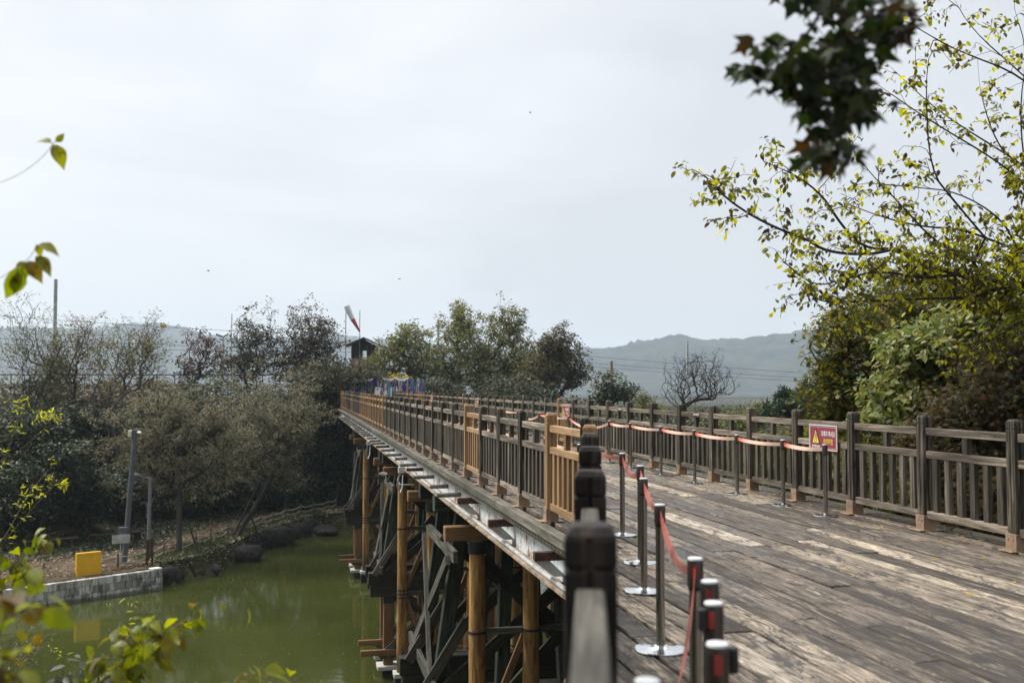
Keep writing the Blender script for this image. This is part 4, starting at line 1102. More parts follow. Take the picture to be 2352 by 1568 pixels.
# viaduct on the right
va, vb = at(1300, 905, 165), at(2300, 905, 175)
vd = Vector(vb - va); vl = Vector((vd.x, vd.y, 0)).length
vz = -2.0
vi = empty("viaduct", (va[0], va[1], 0), "grey concrete viaduct with a white balustrade below the right hill", "viaduct", rz=math.atan2(vd.y, vd.x))
MB().box((vl / 2, 0, vz - .9), (vl, 6, 1.6)).build("deck_slab", m_conc, vi); 
for k in range(5): MB().box((6 + k * 16, 0, -6), (1.6, 4, 8)).build("pier", m_conc, vi)
mb = MB(); mb.box((vl / 2, -2.9, vz + 1.75), (vl, .12, .12)); mb.box((vl / 2, -2.9, vz + .7), (vl, .1, .1)); mb.box((vl / 2, -2.9, vz + .25), (vl, .3, .5))
for k in range(int(vl / .42)): mb.box((k * .42, -2.9, vz + .9), (.12, .1, 1.6))
mb.build("balustrade", m_pipe, vi)
for i, (px_, pyb, pyt) in enumerate(((1414, 930, 890), (1560, 930, 893), (1962, 930, 880))):
    pass
# left guard fence behind the trees
ga, gb = at(-60, 860, 112), at(800, 852, 118)
gd = Vector(gb - ga); gl = Vector((gd.x, gd.y, 0)).length; gz = tz(ga[0], ga[1])
gf = empty("guard_fence", (ga[0], ga[1], gz), "long grey barrier fence seen through the left trees", "fence", rz=math.atan2(gd.y, gd.x))
for k in range(22): MB().box((k * gl / 21, 0, (ga[2] - gz) / 2), (.12, .12, ga[2] - gz)).build("fence_post", m_greysteel, gf)
MB().box((gl / 2, -.1, ga[2] - gz), (gl, .1, .14)).build("rail", m_greysteel, gf); MB().box((gl / 2, -.1, ga[2] - gz - 1.3), (gl, .1, .5)).build("panel", m_conc, gf)
# white van behind the shrubs
p = at(450, 884, 98); zv = tz(p[0], p[1])
van = empty("parked_van", (p[0], p[1], zv), "white van mostly hidden behind the left shrubs", "van", rz=.3)
MB().box((0, 0, 1.15), (4.6, 1.8, 1.7), taper=(.94, .88)).build("body", m_white, van, bevel=.12)
for s in (-.905,): MB().box((0, s + .02, 1.5), (3.6, .06, .5)).build("window", m_black, van)
for sx_ in (-1.5, 1.5):
    for sy in (-.85, .85): MB().tube([(sx_, sy - .1, .33), (sx_, sy + .1, .33)], .33, 16).build("wheel", m_black, van)
# three birds in the sky
for (px_, py_, D, lab) in ((478, 622, 70, "tiny dark bird high over the left trees"), (917, 641, 75, "tiny dark bird in the sky above the windsock"), (1217, 259, 70, "tiny dark bird highest in the open sky")):
    o = MB().tube([(-.10, 0, 0), (-.03, 0, .015), (.06, 0, .01), (.12, 0, -.01)], [.01, .035, .03, .006], 8).add([(0, 0, .02), (.08, 0, .02), (.03, -.15, .06), (-.03, -.13, .05), (.03, .15, .06), (-.03, .13, .05)], [(0, 1, 2, 3), (1, 0, 5, 4)]).build("bird", m_black)
    o.location = at(px_, py_, D); o.rotation_euler = (0, 0, .6); tag(o, lab, "bird", "birds in the sky")
# ------------------------------------------------------------------ vegetation
TEMPL = {
    # x along the leaf, y across, z up; first list verts, second faces
    'ovate': ([(0, 0, 0), (.3, .24, .05), (.68, .22, .03), (1, 0, -.10), (.68, -.22, .03), (.3, -.24, .05), (.5, 0, -.02)], [(0, 6, 2, 1), (6, 3, 2), (0, 5, 4, 6), (6, 4, 3)]),
    'narrow': ([(0, 0, 0), (.45, .14, .03), (1, 0, -.1), (.45, -.14, .03)], [(0, 2, 1), (0, 3, 2)]),
    'quad': ([(0, 0, 0), (.5, .3, .05), (1, 0, -.05), (.5, -.3, .05)], [(0, 2, 1), (0, 3, 2)]),
}
_o = [(0, 0), (.10, .13), (.24, .25), (.40, .30), (.58, .27), (.74, .19), (.88, .08), (1.02, 0)]
_z = lambda x, y: .06 * math.sin(x * 3) + abs(y) * .28 - .28 * x * x
_v = [(x, 0, _z(x, 0)) for x, y in _o] + [(x, y, _z(x, y) + .02 * math.sin(x * 17)) for x, y in _o[1:-1]] + [(x, -y, _z(x, y) - .02 * math.sin(x * 15)) for x, y in _o[1:-1]]
lf_f = []
for i in range(7):
    for s_, o_ in ((1, 8), (-1, 14)):
        a_ = o_ + i - 1; q_ = [i, i + 1] + ([a_ + 1] if i < 6 else []) + ([a_] if i > 0 else [])
        lf_f.append(tuple(q_ if s_ < 0 else q_[::-1]))
TEMPL['leaf'] = (_v, lf_f)
def star(lobes, lens, wid):
    vs = [(0.30, 0, 0.02)]; n = len(lens)
    angs = np.linspace(-150, 150, n)
    ring = []
    for i in range(n):
        a = rad(angs[i]); ring.append((0.30 + lens[i] * math.cos(a), lens[i] * math.sin(a), -0.08 * lens[i]))
        if i < n - 1:
            b = rad((angs[i] + angs[i + 1]) / 2); ring.append((0.30 + wid * math.cos(b), wid * math.sin(b), 0.03))
    ring.append((0, 0, 0))
    vs += ring; m = len(ring)
    return vs, [(0, 1 + i, 1 + (i + 1) % m) for i in range(m)]
TEMPL['maple'] = star(7, [.22, .42, .62, .72, .62, .42, .22], .20)
TEMPL['bigmaple'] = star(5, [.32, .58, .72, .58, .32], .27)

def unit(a): return a / np.maximum(1e-9, np.linalg.norm(a, axis=-1, keepdims=True))
def leaves(name, pos, axis_, nrm, size, kind, mat, parent, off, smooth=False):
    T = np.array(TEMPL[kind][0]); F = TEMPL[kind][1]
    x = unit(axis_); z = unit(nrm - x * np.sum(nrm * x, -1, keepdims=True)); y = np.cross(z, x)
    s = size[:, None, None]
    V = pos[:, None, :] + s * (T[None, :, 0:1] * x[:, None] + T[None, :, 1:2] * y[:, None] + T[None, :, 2:3] * z[:, None])
    V = V - np.array(off); n, k = len(pos), len(T)
    V = V.reshape(-1, 3)
    faces = []
    me = bpy.data.meshes.new(name)
    lens = [len(f) for f in F]; flat = np.concatenate([np.array(f) for f in F])
    loops = (flat[None, :] + (np.arange(n) * k)[:, None]).ravel()
    tot = np.tile(lens, n); start = np.concatenate([[0], np.cumsum(tot)[:-1]])
    me.vertices.add(n * k); me.vertices.foreach_set('co', V.astype(np.float32).ravel())
    me.loops.add(len(loops)); me.loops.foreach_set('vertex_index', loops.astype(np.int32))
    me.polygons.add(len(tot)); me.polygons.foreach_set('loop_start', start.astype(np.int32)); me.polygons.foreach_set('loop_total', tot.astype(np.int32))
    me.update(calc_edges=True); me.validate()
    me.materials.append(mat)
    return link(name, me, parent)

def sticks(name, P0, P1, R0, R1, mat, parent, off, n=5):
    d = unit(P1 - P0); a = np.where(np.abs(d[:, 2:3]) < .9, np.array([[0, 0, 1.]]), np.array([[1., 0, 0]]))
    x = unit(np.cross(d, a)); y = np.cross(d, x); m = len(P0)
    ang = np.arange(n) * 2 * np.pi / n
    c, s = np.cos(ang), np.sin(ang)
    ring = c[None, :, None] * x[:, None] + s[None, :, None] * y[:, None]
    A = P0[:, None] + ring * R0[:, None, None]; B = P1[:, None] + ring * R1[:, None, None]
    V = np.concatenate([A, B], 1).reshape(-1, 3) - np.array(off)
    k = np.arange(n); f = np.stack([k, (k + 1) % n, (k + 1) % n + n, k + n], 1)
    L_ = (f[None] + (np.arange(m) * 2 * n)[:, None, None]).reshape(-1, 4)
    me = bpy.data.meshes.new(name)
    me.vertices.add(len(V)); me.vertices.foreach_set('co', V.astype(np.float32).ravel())
    me.loops.add(L_.size); me.loops.foreach_set('vertex_index', L_.ravel().astype(np.int32))
    me.polygons.add(len(L_)); me.polygons.foreach_set('loop_start', (np.arange(len(L_)) * 4).astype(np.int32)); me.polygons.foreach_set('loop_total', np.full(len(L_), 4, np.int32))
    me.polygons.foreach_set('use_smooth', np.ones(len(L_), bool))
    me.update(calc_edges=True); me.materials.append(mat)
    return link(name, me, parent)

def chaikin(ch, it=2):
    ch = [np.array(p, float) for p in ch]
    for _ in range(it):
        o = [ch[0]]
        for a, b in zip(ch[:-1], ch[1:]): o += [a * .75 + b * .25, a * .25 + b * .75]
        ch = o + [ch[-1]]
    return ch
def grow(g, chains, tips, jit=0.10, up=0.5, seg=None, rise=0.12, al=.55):
    """chains: preset polylines (first point joins the nearest earlier node); tips join the skeleton greedily"""
    pos, par = [], []
    for ch in chains:
        ch = chaikin(ch)
        if pos:
            A = np.array(pos); j = int(np.argmin(np.linalg.norm(A - ch[0], axis=1)))
        else: j = -1
        for p in ch:
            pos.append(p); par.append(j); j = len(pos) - 1
    root = pos[0]
    cap = len(pos) + len(tips) * 6 + 10
    A = np.zeros((cap, 3)); n = len(pos); A[:n] = pos; par = list(par)
    DR = np.zeros((cap, 3))
    for i in range(n): DR[i] = (A[i] - A[par[i]]) if par[i] >= 0 else np.array([0, 0, 1.])
    DR[:n] = unit(DR[:n])
    cen = A[:n].mean(0)
    tips = np.asarray(tips, float).reshape(-1, 3)
    order = np.arange(0) if not len(tips) else np.argsort(np.min(np.linalg.norm(tips[:, None] - A[None, :n], axis=2), axis=1)) if len(tips) * n < 4e6 else np.arange(len(tips))
    tipidx = []
    for t in tips[order]:
        d = t - A[:n]; dist = np.linalg.norm(d, axis=1)
        cost = dist * (1 + up * np.clip(-d[:, 2] / (dist + 1e-6) + .25, 0, 2)) * (1 + al * (1 - np.sum(d * DR[:n], 1) / (dist + 1e-6)))
        j = int(np.argmin(cost)); D = dist[j]
        if D < 1e-4: continue
        k = 2 if D < .5 * (seg or 1) else (3 if D < 1.5 * (seg or 1) else 4)
        p0 = A[j]; pr = j
        for i in range(1, k + 1):
            f = i / k
            c1 = p0 + DR[j] * D * .42 + np.array([0, 0, rise * D * .5])
            q = p0 * (1 - f) ** 2 + c1 * 2 * f * (1 - f) + t * f * f
            if i < k: q = q + g.normal(0, jit * D, 3) * .45
            A[n] = q; DR[n] = (q - A[pr]) / (np.linalg.norm(q - A[pr]) + 1e-9); par.append(pr); pr = n; n += 1
        tipidx.append(n - 1)
    A = A[:n]; par = np.array(par)
    cnt = np.zeros(n)
    for i in tipidx: cnt[i] += 1
    for i in range(n - 1, 0, -1):
        if par[i] >= 0: cnt[par[i]] += max(cnt[i], .5)
    return A, par, np.maximum(cnt, .5), np.array(tipidx, int)

def plant(name, label, cat, group, base, chains, tips, bark, rtip, pw, lf=None, seed=0, jit=.1, up=.5, seg=1.0, n=5, rmax=None, rise=.12, al=.55):
    """lf: list of (kind, mat, count per tip, spread, size, droop)"""
    g = np.random.default_rng(seed)
    base = Vector(base)
    e = empty(name, base, label, cat, group)
    A, par, cnt, ti = grow(g, chains, np.array(tips), jit, up, seg, rise, al)
    ok = np.where(par >= 0)[0]
    R = rtip * cnt ** pw
    if rmax: R = np.minimum(R, rmax)
    pr = R[par[ok]]
    sticks("trunk", A[par[ok]], A[ok], np.minimum(pr, R[ok] * 1.5), R[ok], bark, e, base, n)
    for kind, mat, k, spread, size, droop in (lf or []):
        c = A[ti]; pc = A[par[ti]]
        m = len(ti)
        rep = g.poisson(k, m) if k < 3 else g.integers(int(k * .5), int(k * 1.5) + 1, m)
        idx = np.repeat(np.arange(m), rep)
        if not len(idx): continue
        t = g.uniform(-.25, 1.0, len(idx))[:, None]
        p = c[idx] * (1 - t * .8) + pc[idx] * t * .8 + g.normal(0, spread, (len(idx), 3)) * np.array([1, 1, .7])
        ax = g.normal(0, 1, (len(idx), 3)) + (c[idx] - pc[idx]) / (np.linalg.norm(c[idx] - pc[idx], axis=1, keepdims=True) + 1e-6) * .6
        ax[:, 2] = ax[:, 2] * .5 - droop
        nr = g.normal(0, .55, (len(idx), 3)); nr[:, 2] += 1.0
        sz = size * g.uniform(.6, 1.25, len(idx))
        leaves("crown" if cat in ("tree", "shrub") else "foliage", p, ax, nr, sz, kind, mat, e, base)
    return e

def blob(g, crowns, n, power=.42, lump=.35):
    """points inside a union of ellipsoids (centre, radii, weight), denser outward, with a lumpy surface"""
    wts = np.array([c[2] for c in crowns], float); wts /= wts.sum()
    out_ = []
    ph = g.uniform(0, 6.28, (4, 3)); ks = g.normal(0, 2.6, (4, 3))
    for i in g.choice(len(crowns), n, p=wts):
        c, r, _ = crowns[i]
        d = unit(g.normal(0, 1, 3)); k = 1 + lump * sum(math.sin(ks[j] @ d + ph[j, 0] + i) for j in range(4)) / 2
        out_.append(np.array(c) + d * np.array(r) * k * g.uniform(0, 1) ** power)
    return np.array(out_)
def cr(px, py, D, rx, ry, wgt=None, deep=None):
    s = D / FPX
    return (at(px, py, D), (rx * s, (deep or rx) * s, ry * s), wgt if wgt else rx * ry)
def ground_at(px, py, D):
    p = at(px, py, D); return np.array([p[0], p[1], tz(p[0], p[1])])

L_yel = leafm("yellow_green_leaf", [(0.035, 0.022, 0.012), (0.06, 0.05, 0.014), (0.13, 0.135, 0.018), (0.38, 0.37, 0.03), (0.50, 0.46, 0.03), (0.22, 0.24, 0.02), (0.06, 0.06, 0.015), (0.05, 0.028, 0.015)], .5)
L_dkmaple = leafm("dark_green_maple_leaf", [(0.025, 0.035, 0.009), (0.06, 0.072, 0.014), (0.10, 0.11, 0.02), (0.18, 0.165, 0.027), (0.19, 0.12, 0.025)], .4)
L_dog = leafm("broad_green_leaf", [(0.07, 0.10, 0.025), (0.13, 0.165, 0.045), (0.19, 0.22, 0.07), (0.26, 0.27, 0.09), (0.26, 0.20, 0.07)], .3, .4)
L_redmaple = leafm("bronze_maple_leaf", [(0.02, 0.02, 0.012), (0.055, 0.045, 0.024), (0.075, 0.072, 0.03), (0.11, 0.085, 0.03), (0.10, 0.045, 0.022), (0.07, 0.085, 0.03)], .35, .55)
L_olive = leafm("olive_willow_leaf", [(0.03, 0.03, 0.016), (0.10, 0.098, 0.055), (0.19, 0.18, 0.11), (0.26, 0.24, 0.16), (0.14, 0.105, 0.06), (0.10, 0.11, 0.05)], .3)
L_dark = leafm("dark_shrub_leaf", [(0.008, 0.014, 0.007), (0.022, 0.036, 0.017), (0.048, 0.066, 0.030), (0.08, 0.09, 0.04)], .2)
L_mid = leafm("autumn_green_leaf", [(0.045, 0.058, 0.02), (0.085, 0.105, 0.034), (0.125, 0.145, 0.042), (0.19, 0.19, 0.05), (0.16, 0.11, 0.035)], .35)
L_brown = leafm("brownish_leaf", [(0.03, 0.024, 0.016), (0.06, 0.045, 0.028), (0.085, 0.06, 0.035), (0.06, 0.065, 0.025), (0.11, 0.05, 0.03)], .3)
L_red = leafm("dull_red_leaf", [(0.08, 0.022, 0.02), (0.13, 0.035, 0.03), (0.06, 0.03, 0.02)], .3)
L_bright = leafm("bright_yellow_shoot_leaf", [(0.26, 0.28, 0.015), (0.40, 0.40, 0.02), (0.48, 0.46, 0.03)], .45)
L_gold = leafm("golden_leaf", [(0.40, 0.27, 0.02), (0.55, 0.40, 0.03), (0.3, 0.26, 0.03)], .4)
L_near = leafm("mottled_mulberry_leaf", [(0.08, 0.105, 0.012), (0.16, 0.19, 0.018), (0.28, 0.29, 0.025), (0.12, 0.13, 0.02), (0.15, 0.095, 0.02)], .45, .4, spot=((0.06, 0.035, 0.012), 16))
L_hang = leafm("dark_maple_leaf", [(0.006, 0.012, 0.004), (0.015, 0.028, 0.006), (0.032, 0.045, 0.008), (0.010, 0.016, 0.010), (0.05, 0.025, 0.008)], .3, .55)  # very dark leaf tones of the hanging maple
L_pine = leafm("pine_needle", [(0.014, 0.03, 0.016), (0.03, 0.055, 0.03), (0.05, 0.08, 0.045)], .15)

def chain_up(base, top, g, k=6, lean=.04):
    base, top = np.array(base), np.array(top); l = np.linalg.norm(top - base); o = []
    for i in range(k + 1):
        f = i / k; o.append(base + (top - base) * f + (g.normal(0, lean * l, 3) * np.array([1, 1, .2]) * math.sin(math.pi * f) if 0 < i < k else 0))
    return o
def tree(label, px, D, crowns, ntips, lf, seed, group=None, trunk_to=.35, bark=None, rtip=.012, pw=.5, stems=1, up=.6, name="tree", cat="tree", base=None, jit=.1, power=.42, basepx=None, n=5, lump=.35, spread_base=.4, rise=.12, al=.55):
    g = np.random.default_rng(seed)
    b = np.array(base) if base is not None else ground_at(px, 900, D)
    tips = blob(g, crowns, ntips, power, lump)
    low, hi = tips[:, 2].min(), tips[:, 2].max()
    cen = tips.mean(0); chains = []
    for s in range(stems):
        tgt = np.array([b[0] * .55 + cen[0] * .45, b[1] * .55 + cen[1] * .45, b[2] + (hi - b[2]) * trunk_to]) + (g.normal(0, 1, 3) * np.array([1, 1, .15]) * (spread_base * (stems > 1) + .1) * (crowns[0][1][0]))
        chains.append(chain_up(lean=.015, k=5, g=g, top=tgt, base=b + (g.normal(0, .25, 3) * np.array([1, 1, 0]) if stems > 1 else 0)))
    h = hi - b[2]
    return plant(name, label, cat, group, b, chains, tips, bark or m_bark, rtip, pw, lf, seed + 1, jit, up, h * .12, n, rise=rise, al=al)

# --- trees on the far bank, centre
G = "trees beyond the far end of the bridge"
tree("yellowish green tree left of the tall centre tree, over the ribbon fence", 925, 84, [cr(925, 800, 84, 66, 66), cr(880, 850, 84, 50, 50), cr(960, 860, 84, 50, 45)], 600, [('quad', L_mid, 15, .20, .26, .2)], 11, G, .45)
tree("tallest centre tree with two feathery tops against the sky", 1110, 90, [cr(1060, 740, 90, 38, 52), cr(1175, 750, 90, 55, 62), cr(1110, 810, 90, 120, 85, 16000), cr(1110, 870, 90, 140, 60, 12000), cr(1010, 830, 88, 60, 60), cr(1220, 830, 88, 60, 70)], 1700, [('quad', L_mid, 13, .22, .26, .2), ('quad', L_brown, 3, .22, .24, .2)], 12, G, .5)
tree("golden topped slim tree rising just left of the tall centre tree", 1055, 94, [cr(1058, 715, 94, 24, 30), cr(1050, 760, 94, 28, 40)], 120, [('quad', L_mid, 12, .18, .24, .2), ('quad', L_gold, 2, .2, .2, .2)], 13, G, .7)
tree("reddish brown round tree at the right end of the centre group", 1285, 82, [cr(1275, 800, 82, 55, 60), cr(1310, 850, 82, 48, 55), cr(1240, 870, 82, 65, 50)], 900, [('quad', L_brown, 11, .2, .24, .2), ('quad', L_mid, 5, .2, .22, .2)], 14, G, .45)
tree("loose dark green small tree standing alone before the right hill", 1405, 70, [cr(1400, 880, 70, 38, 38), cr(1430, 905, 70, 45, 30), cr(1380, 910, 70, 30, 28)], 230, [('quad', L_dark, 9, .16, .24, .3), ('quad', L_mid, 3, .16, .22, .3)], 15, G, .5)
tree("low dark tree filling the gap under the tall centre tree", 1180, 78, [cr(1180, 900, 78, 130, 35), cr(1010, 900, 78, 60, 35)], 420, [('quad', L_dark, 13, .25, .26, .2), ('quad', L_brown, 6, .25, .26, .2)], 16, G, .4)
tree("small golden leaved bush above the ribbons", 900, 79, [cr(905, 866, 79, 20, 9), cr(935, 870, 79, 16, 9)], 40, [('quad', L_gold, 4, .15, .2, .2)], 17, G, .4, name="bush", cat="shrub")
# bare tree, pine and shrubs on the right
b = ground_at(1600, 960, 62)
tree("leafless spreading tree in front of the right hill", 1600, 62, [cr(1600, 850, 62, 82, 58), cr(1640, 880, 62, 60, 40), cr(1560, 890, 62, 45, 45)], 1100, [('quad', L_brown, .25, .1, .16, .2)], 21, None, .42, m_bark, .0065, .44, 4, up=1.0, spread_base=.28, power=.5, rise=.08, jit=.02, al=1.6, lump=.2)
def pine(label, px, D, crowns, n, seed):
    g = np.random.default_rng(seed); b = ground_at(px, 960, D); tips = blob(g, crowns, n, .4)
    hi = tips[:, 2].max(); cen = tips.mean(0)
    e = plant("pine_tree", label, "tree", None, b, [chain_up(b, [cen[0], cen[1], hi - .4], g)], tips, m_bark, .012, .45, None, seed, .08, .1, 1.0)
    idx = np.repeat(np.arange(len(tips)), 34); p = tips[idx] + g.normal(0, .05, (len(idx), 3))
    ax = g.normal(0, 1, (len(idx), 3)); ax[:, 2] = np.abs(ax[:, 2]) * .9 + .15
    leaves("crown", p + g.normal(0, .10, p.shape), ax, g.normal(0, 1, p.shape), g.uniform(.16, .30, len(idx)), 'narrow', L_pine, e, b)
    return e
pine("dark green pine with upright tufts left of the green maple", 1835, 42, [cr(1830, 935, 42, 52, 26), cr(1790, 955, 42, 40, 20), cr(1870, 940, 42, 40, 28), cr(1800, 915, 42, 12, 22), cr(1850, 900, 42, 12, 14)], 330, 23)
tree("low autumn bush with orange tips between the bare tree and the pine", 1740, 50, [cr(1745, 945, 50, 42, 26), cr(1710, 965, 50, 40, 18), cr(1690, 985, 50, 60, 30)], 260, [('quad', L_mid, 14, .13, .15, .2)], 24, None, .5, name="bush", cat="shrub")
tree("small fresh green bush behind the railing left of the bare tree", 1480, 60, [cr(1480, 915, 60, 22, 16), cr(1490, 940, 60, 40, 22)], 110, [('quad', L_mid, 12, .14, .16, .2)], 25, None, .5, name="bush", cat="shrub")
tree("dark shrub mass seen through the right railing past the bare tree", 1560, 46, [cr(1540, 1010, 46, 110, 45), cr(1690, 1040, 46, 120, 50), cr(1440, 990, 46, 70, 45), cr(1800, 1060, 36, 120, 60)], 620, [('quad', L_dark, 14, .2, .2, .2), ('quad', L_mid, 4, .2, .18, .2)], 26, None, .5, name="bush", cat="shrub")
tree("low dark bushes below the viaduct seen through the right railing", 1600, 80, [cr(1560, 968, 80, 120, 28), cr(1700, 962, 80, 90, 30), cr(1450, 965, 80, 70, 25)], 420, [('quad', L_dark, 14, .25, .26, .2), ('quad', L_mid, 4, .25, .24, .2)], 28, None, .5, name="bush", cat="shrub")
tree("dim shrub behind the far part of the right railing", 1300, 66, [cr(1280, 945, 66, 110, 28), cr(1130, 930, 70, 120, 22)], 360, [('quad', L_dark, 14, .25, .24, .2), ('quad', L_brown, 4, .25, .22, .2)], 27, None, .5, name="bush", cat="shrub")

# --- left far bank
G2 = "trees on the pond's far left bank"
tree("brown olive willowy tree leaning left over the path, its trunk forked low", 405, 56, [cr(400, 950, 56, 110, 90), cr(320, 1010, 56, 85, 85), cr(450, 1060, 56, 105, 75), cr(360, 1080, 56, 85, 50), cr(500, 985, 56, 75, 70)], 1000, [('narrow', L_olive, 24, .14, .20, .5)], 31, G2, .32, base=np.array([-6.32, 55.8, tz(-6.32, 55.8)]), stems=2, spread_base=.13, rtip=.009, pw=.42, lump=.6, power=.55)
tree("broad brown olive willowy tree closest to the bridge's dark end", 590, 62, [cr(600, 950, 62, 120, 90), cr(660, 1010, 62, 85, 90), cr(560, 1050, 62, 100, 70), cr(640, 1090, 62, 80, 50), cr(690, 960, 62, 55, 60)], 1000, [('narrow', L_olive, 24, .15, .21, .5)], 32, G2, .32, base=np.array([-3.46, 61.5, tz(-3.46, 61.5)]), stems=2, spread_base=.13, rtip=.009, pw=.42, lump=.6, power=.55)
for i, (px, D, cs, nt_, lab) in enumerate((
    (60, 66, [cr(60, 800, 66, 75, 130), cr(120, 850, 66, 60, 120)], 1500, "tall nearly bare tree at the left edge with thin upright twigs"),
    (170, 68, [cr(190, 790, 68, 75, 100), cr(150, 850, 68, 80, 90)], 1500, "bare tree with a few reddish leaves behind the grey pole"),
    (290, 64, [cr(290, 820, 64, 90, 95), cr(340, 800, 64, 45, 85)], 1500, "bare tree fanning to the right, rightmost of the leafless clump"))):
    tree(lab, px, D, cs, nt_, [('narrow', L_mid, 1.6, .22, .24, .3), ('quad', L_red, (.15, .9, .5)[i], .2, .17, .4)], 40 + i, G2, .50, m_bark_grey, .006, .42, 7, up=1.2, power=.55, spread_base=.55, rise=.05, jit=.02, al=2.2, lump=.25)
for i, (px, D, cs, nt_, lab) in enumerate((
    (470, 78, [cr(470, 810, 78, 55, 60), cr(440, 850, 78, 45, 40)], 300, "sparse tree with red tinted leaves left of the mid-left group"),
    (590, 82, [cr(590, 780, 82, 60, 70), cr(560, 840, 82, 80, 50)], 480, "loose dark tree among the wires behind the willowy trees"),
    (720, 84, [cr(720, 780, 84, 75, 70), cr(690, 840, 84, 85, 50), cr(760, 860, 84, 45, 40)], 720, "tall brownish tree beside the windsock and hut"))):
    tree(lab, px, D, cs, nt_, [('quad', L_brown, (5, 7, 11)[i], .22, .24, .3), ('quad', (L_red, L_dark, L_dark)[i], (2, 6, 5)[i], .22, .22, .3)], 50 + i, G2, .4, m_bark, .011, .45, 2, up=1.0)
tree("dark tangled tree drooping over the bridge's far left end", 790, 76, [cr(780, 875, 76, 75, 48), cr(740, 900, 76, 75, 60), cr(845, 868, 76, 45, 22)], 800, [('quad', L_brown, 12, .24, .22, .4), ('quad', L_dark, 10, .24, .22, .4)], 56, G2, .5, rtip=.009)
for i, (px, D, cs, lab) in enumerate((
    (60, 66, [cr(60, 1010, 66, 120, 120), cr(40, 1120, 66, 110, 80)], "dense dark shrub below the bare trees at the left edge"),
    (210, 67, [cr(215, 1010, 67, 110, 90), cr(240, 1110, 67, 110, 90)], "dense dark shrub behind the tall grey pole"),
    (330, 68, [cr(340, 1080, 68, 120, 110), cr(380, 960, 68, 90, 70)], "dark green shrub behind the lamp post and forked tree"),
    (480, 70, [cr(500, 1080, 70, 120, 110), cr(470, 930, 70, 110, 60)], "dark green shrub behind the two willowy trees"),
    (650, 74, [cr(650, 1060, 74, 120, 120), cr(620, 930, 74, 120, 60)], "dark shrub behind the broad willowy tree and danger sign"),
    (765, 78, [cr(770, 1050, 78, 75, 130), cr(760, 960, 78, 60, 60)], "black shaded shrub under the bridge's far left end"),
    (120, 74, [cr(140, 930, 74, 150, 60), cr(330, 910, 74, 120, 40)], "brownish undergrowth bank behind the leafless clump"),
    (880, 84, [cr(900, 1010, 84, 120, 130), cr(1010, 960, 84, 90, 70)], "dark shrub under and beyond the far end of the bridge"))):
    mt = L_dark if i != 6 else L_brown
    tree(lab, px, D, cs, 560, [('quad', mt, 20, .30, .30, .25), ('quad', L_olive if i != 2 else L_mid, (6, 4, 3, 3, 2, .5, 10, 1)[i], .28, .22, .3)], 60 + i, "shrubs on the far bank slope", .4, name="shrub", cat="shrub", rtip=.008, stems=2)
# young-tree stakes
for (x, y, lab) in ((-5.9, 55.6, "dark wooden stake propping the forked willowy tree"), (-3.0, 61.3, "dark wooden stake propping the broad willowy tree")):
    z = tz(x, y); o = beam("tree_stake", (x + .15, y, z + 1.75), (x + .85, y - .3, z - .1), .08, .08, m_darkbeam, None); tag(o, lab, "stake", "tree stakes")
    
# --- right bank, near
def rb(px, D, z=None):
    p = at(px, 1000, D); return np.array([p[0], p[1], tz(p[0], p[1])])
tree("dark green maple with star shaped leaves beside the overhanging tree", 1985, 17, [cr(1960, 770, 17, 75, 80), cr(2050, 800, 17.6, 110, 110), cr(1955, 900, 17, 80, 70), cr(2010, 960, 17, 110, 50), cr(1925, 850, 17, 45, 50), cr(1915, 930, 16.8, 60, 75), cr(1900, 860, 16.9, 40, 45), cr(2080, 700, 18, 110, 80), cr(2220, 690, 19, 130, 70), cr(2340, 720, 19, 110, 80), cr(2350, 800, 18, 110, 110), cr(1930, 720, 17.5, 40, 40)], 1700, [('maple', L_dkmaple, 14, .13, .115, .35)], 71, None, .6, base=rb(2030, 17.6), stems=2, rtip=.005, lump=.5)
tree("broad leaved light green tree in front of the dark maple", 2120, 14.5, [cr(2100, 800, 14.5, 110, 50), cr(2060, 900, 14.5, 75, 50), cr(2210, 790, 14.8, 100, 55), cr(2150, 870, 14.6, 80, 50), cr(2090, 985, 14.5, 70, 30), cr(2300, 760, 15, 80, 60), cr(2010, 970, 14.4, 35, 25), cr(2200, 850, 14.6, 90, 60), cr(2250, 745, 14.2, 120, 50), cr(2330, 820, 14.0, 70, 60)], 1050, [('ovate', L_dog, 13, .12, .125, .75)], 72, None, .75, base=rb(2160, 15), rtip=.005, lump=.5)
tree("bronze red Japanese maple hanging behind the nearest right railing", 2260, 12.6, [cr(2250, 950, 12.6, 110, 80), cr(2330, 880, 12.8, 100, 100), cr(2200, 1060, 12.4, 90, 60), cr(2330, 1080, 12.4, 110, 110), cr(2110, 1010, 12.8, 45, 45), cr(2270, 1180, 12.0, 110, 70), cr(2420, 1000, 12.6, 110, 200), cr(2200, 960, 12.8, 80, 60)], 1900, [('maple', L_redmaple, 15, .12, .095, .5)], 73, None, .5, base=rb(2330, 13.2), stems=2, rtip=.004, lump=.45)
tree("low green maple growing under the right railing", 2010, 15.5, [cr(1990, 1080, 15.5, 120, 60), cr(2120, 1150, 14, 120, 50), cr(1880, 1040, 18, 110, 50), cr(2250, 1230, 12.2, 120, 50), cr(1770, 1060, 22, 110, 50)], 700, [('maple', L_dkmaple, 15, .16, .115, .35), ('quad', L_gold, .25, .15, .08, .3)], 74, None, .5, base=rb(2010, 16), stems=2, rtip=.005)
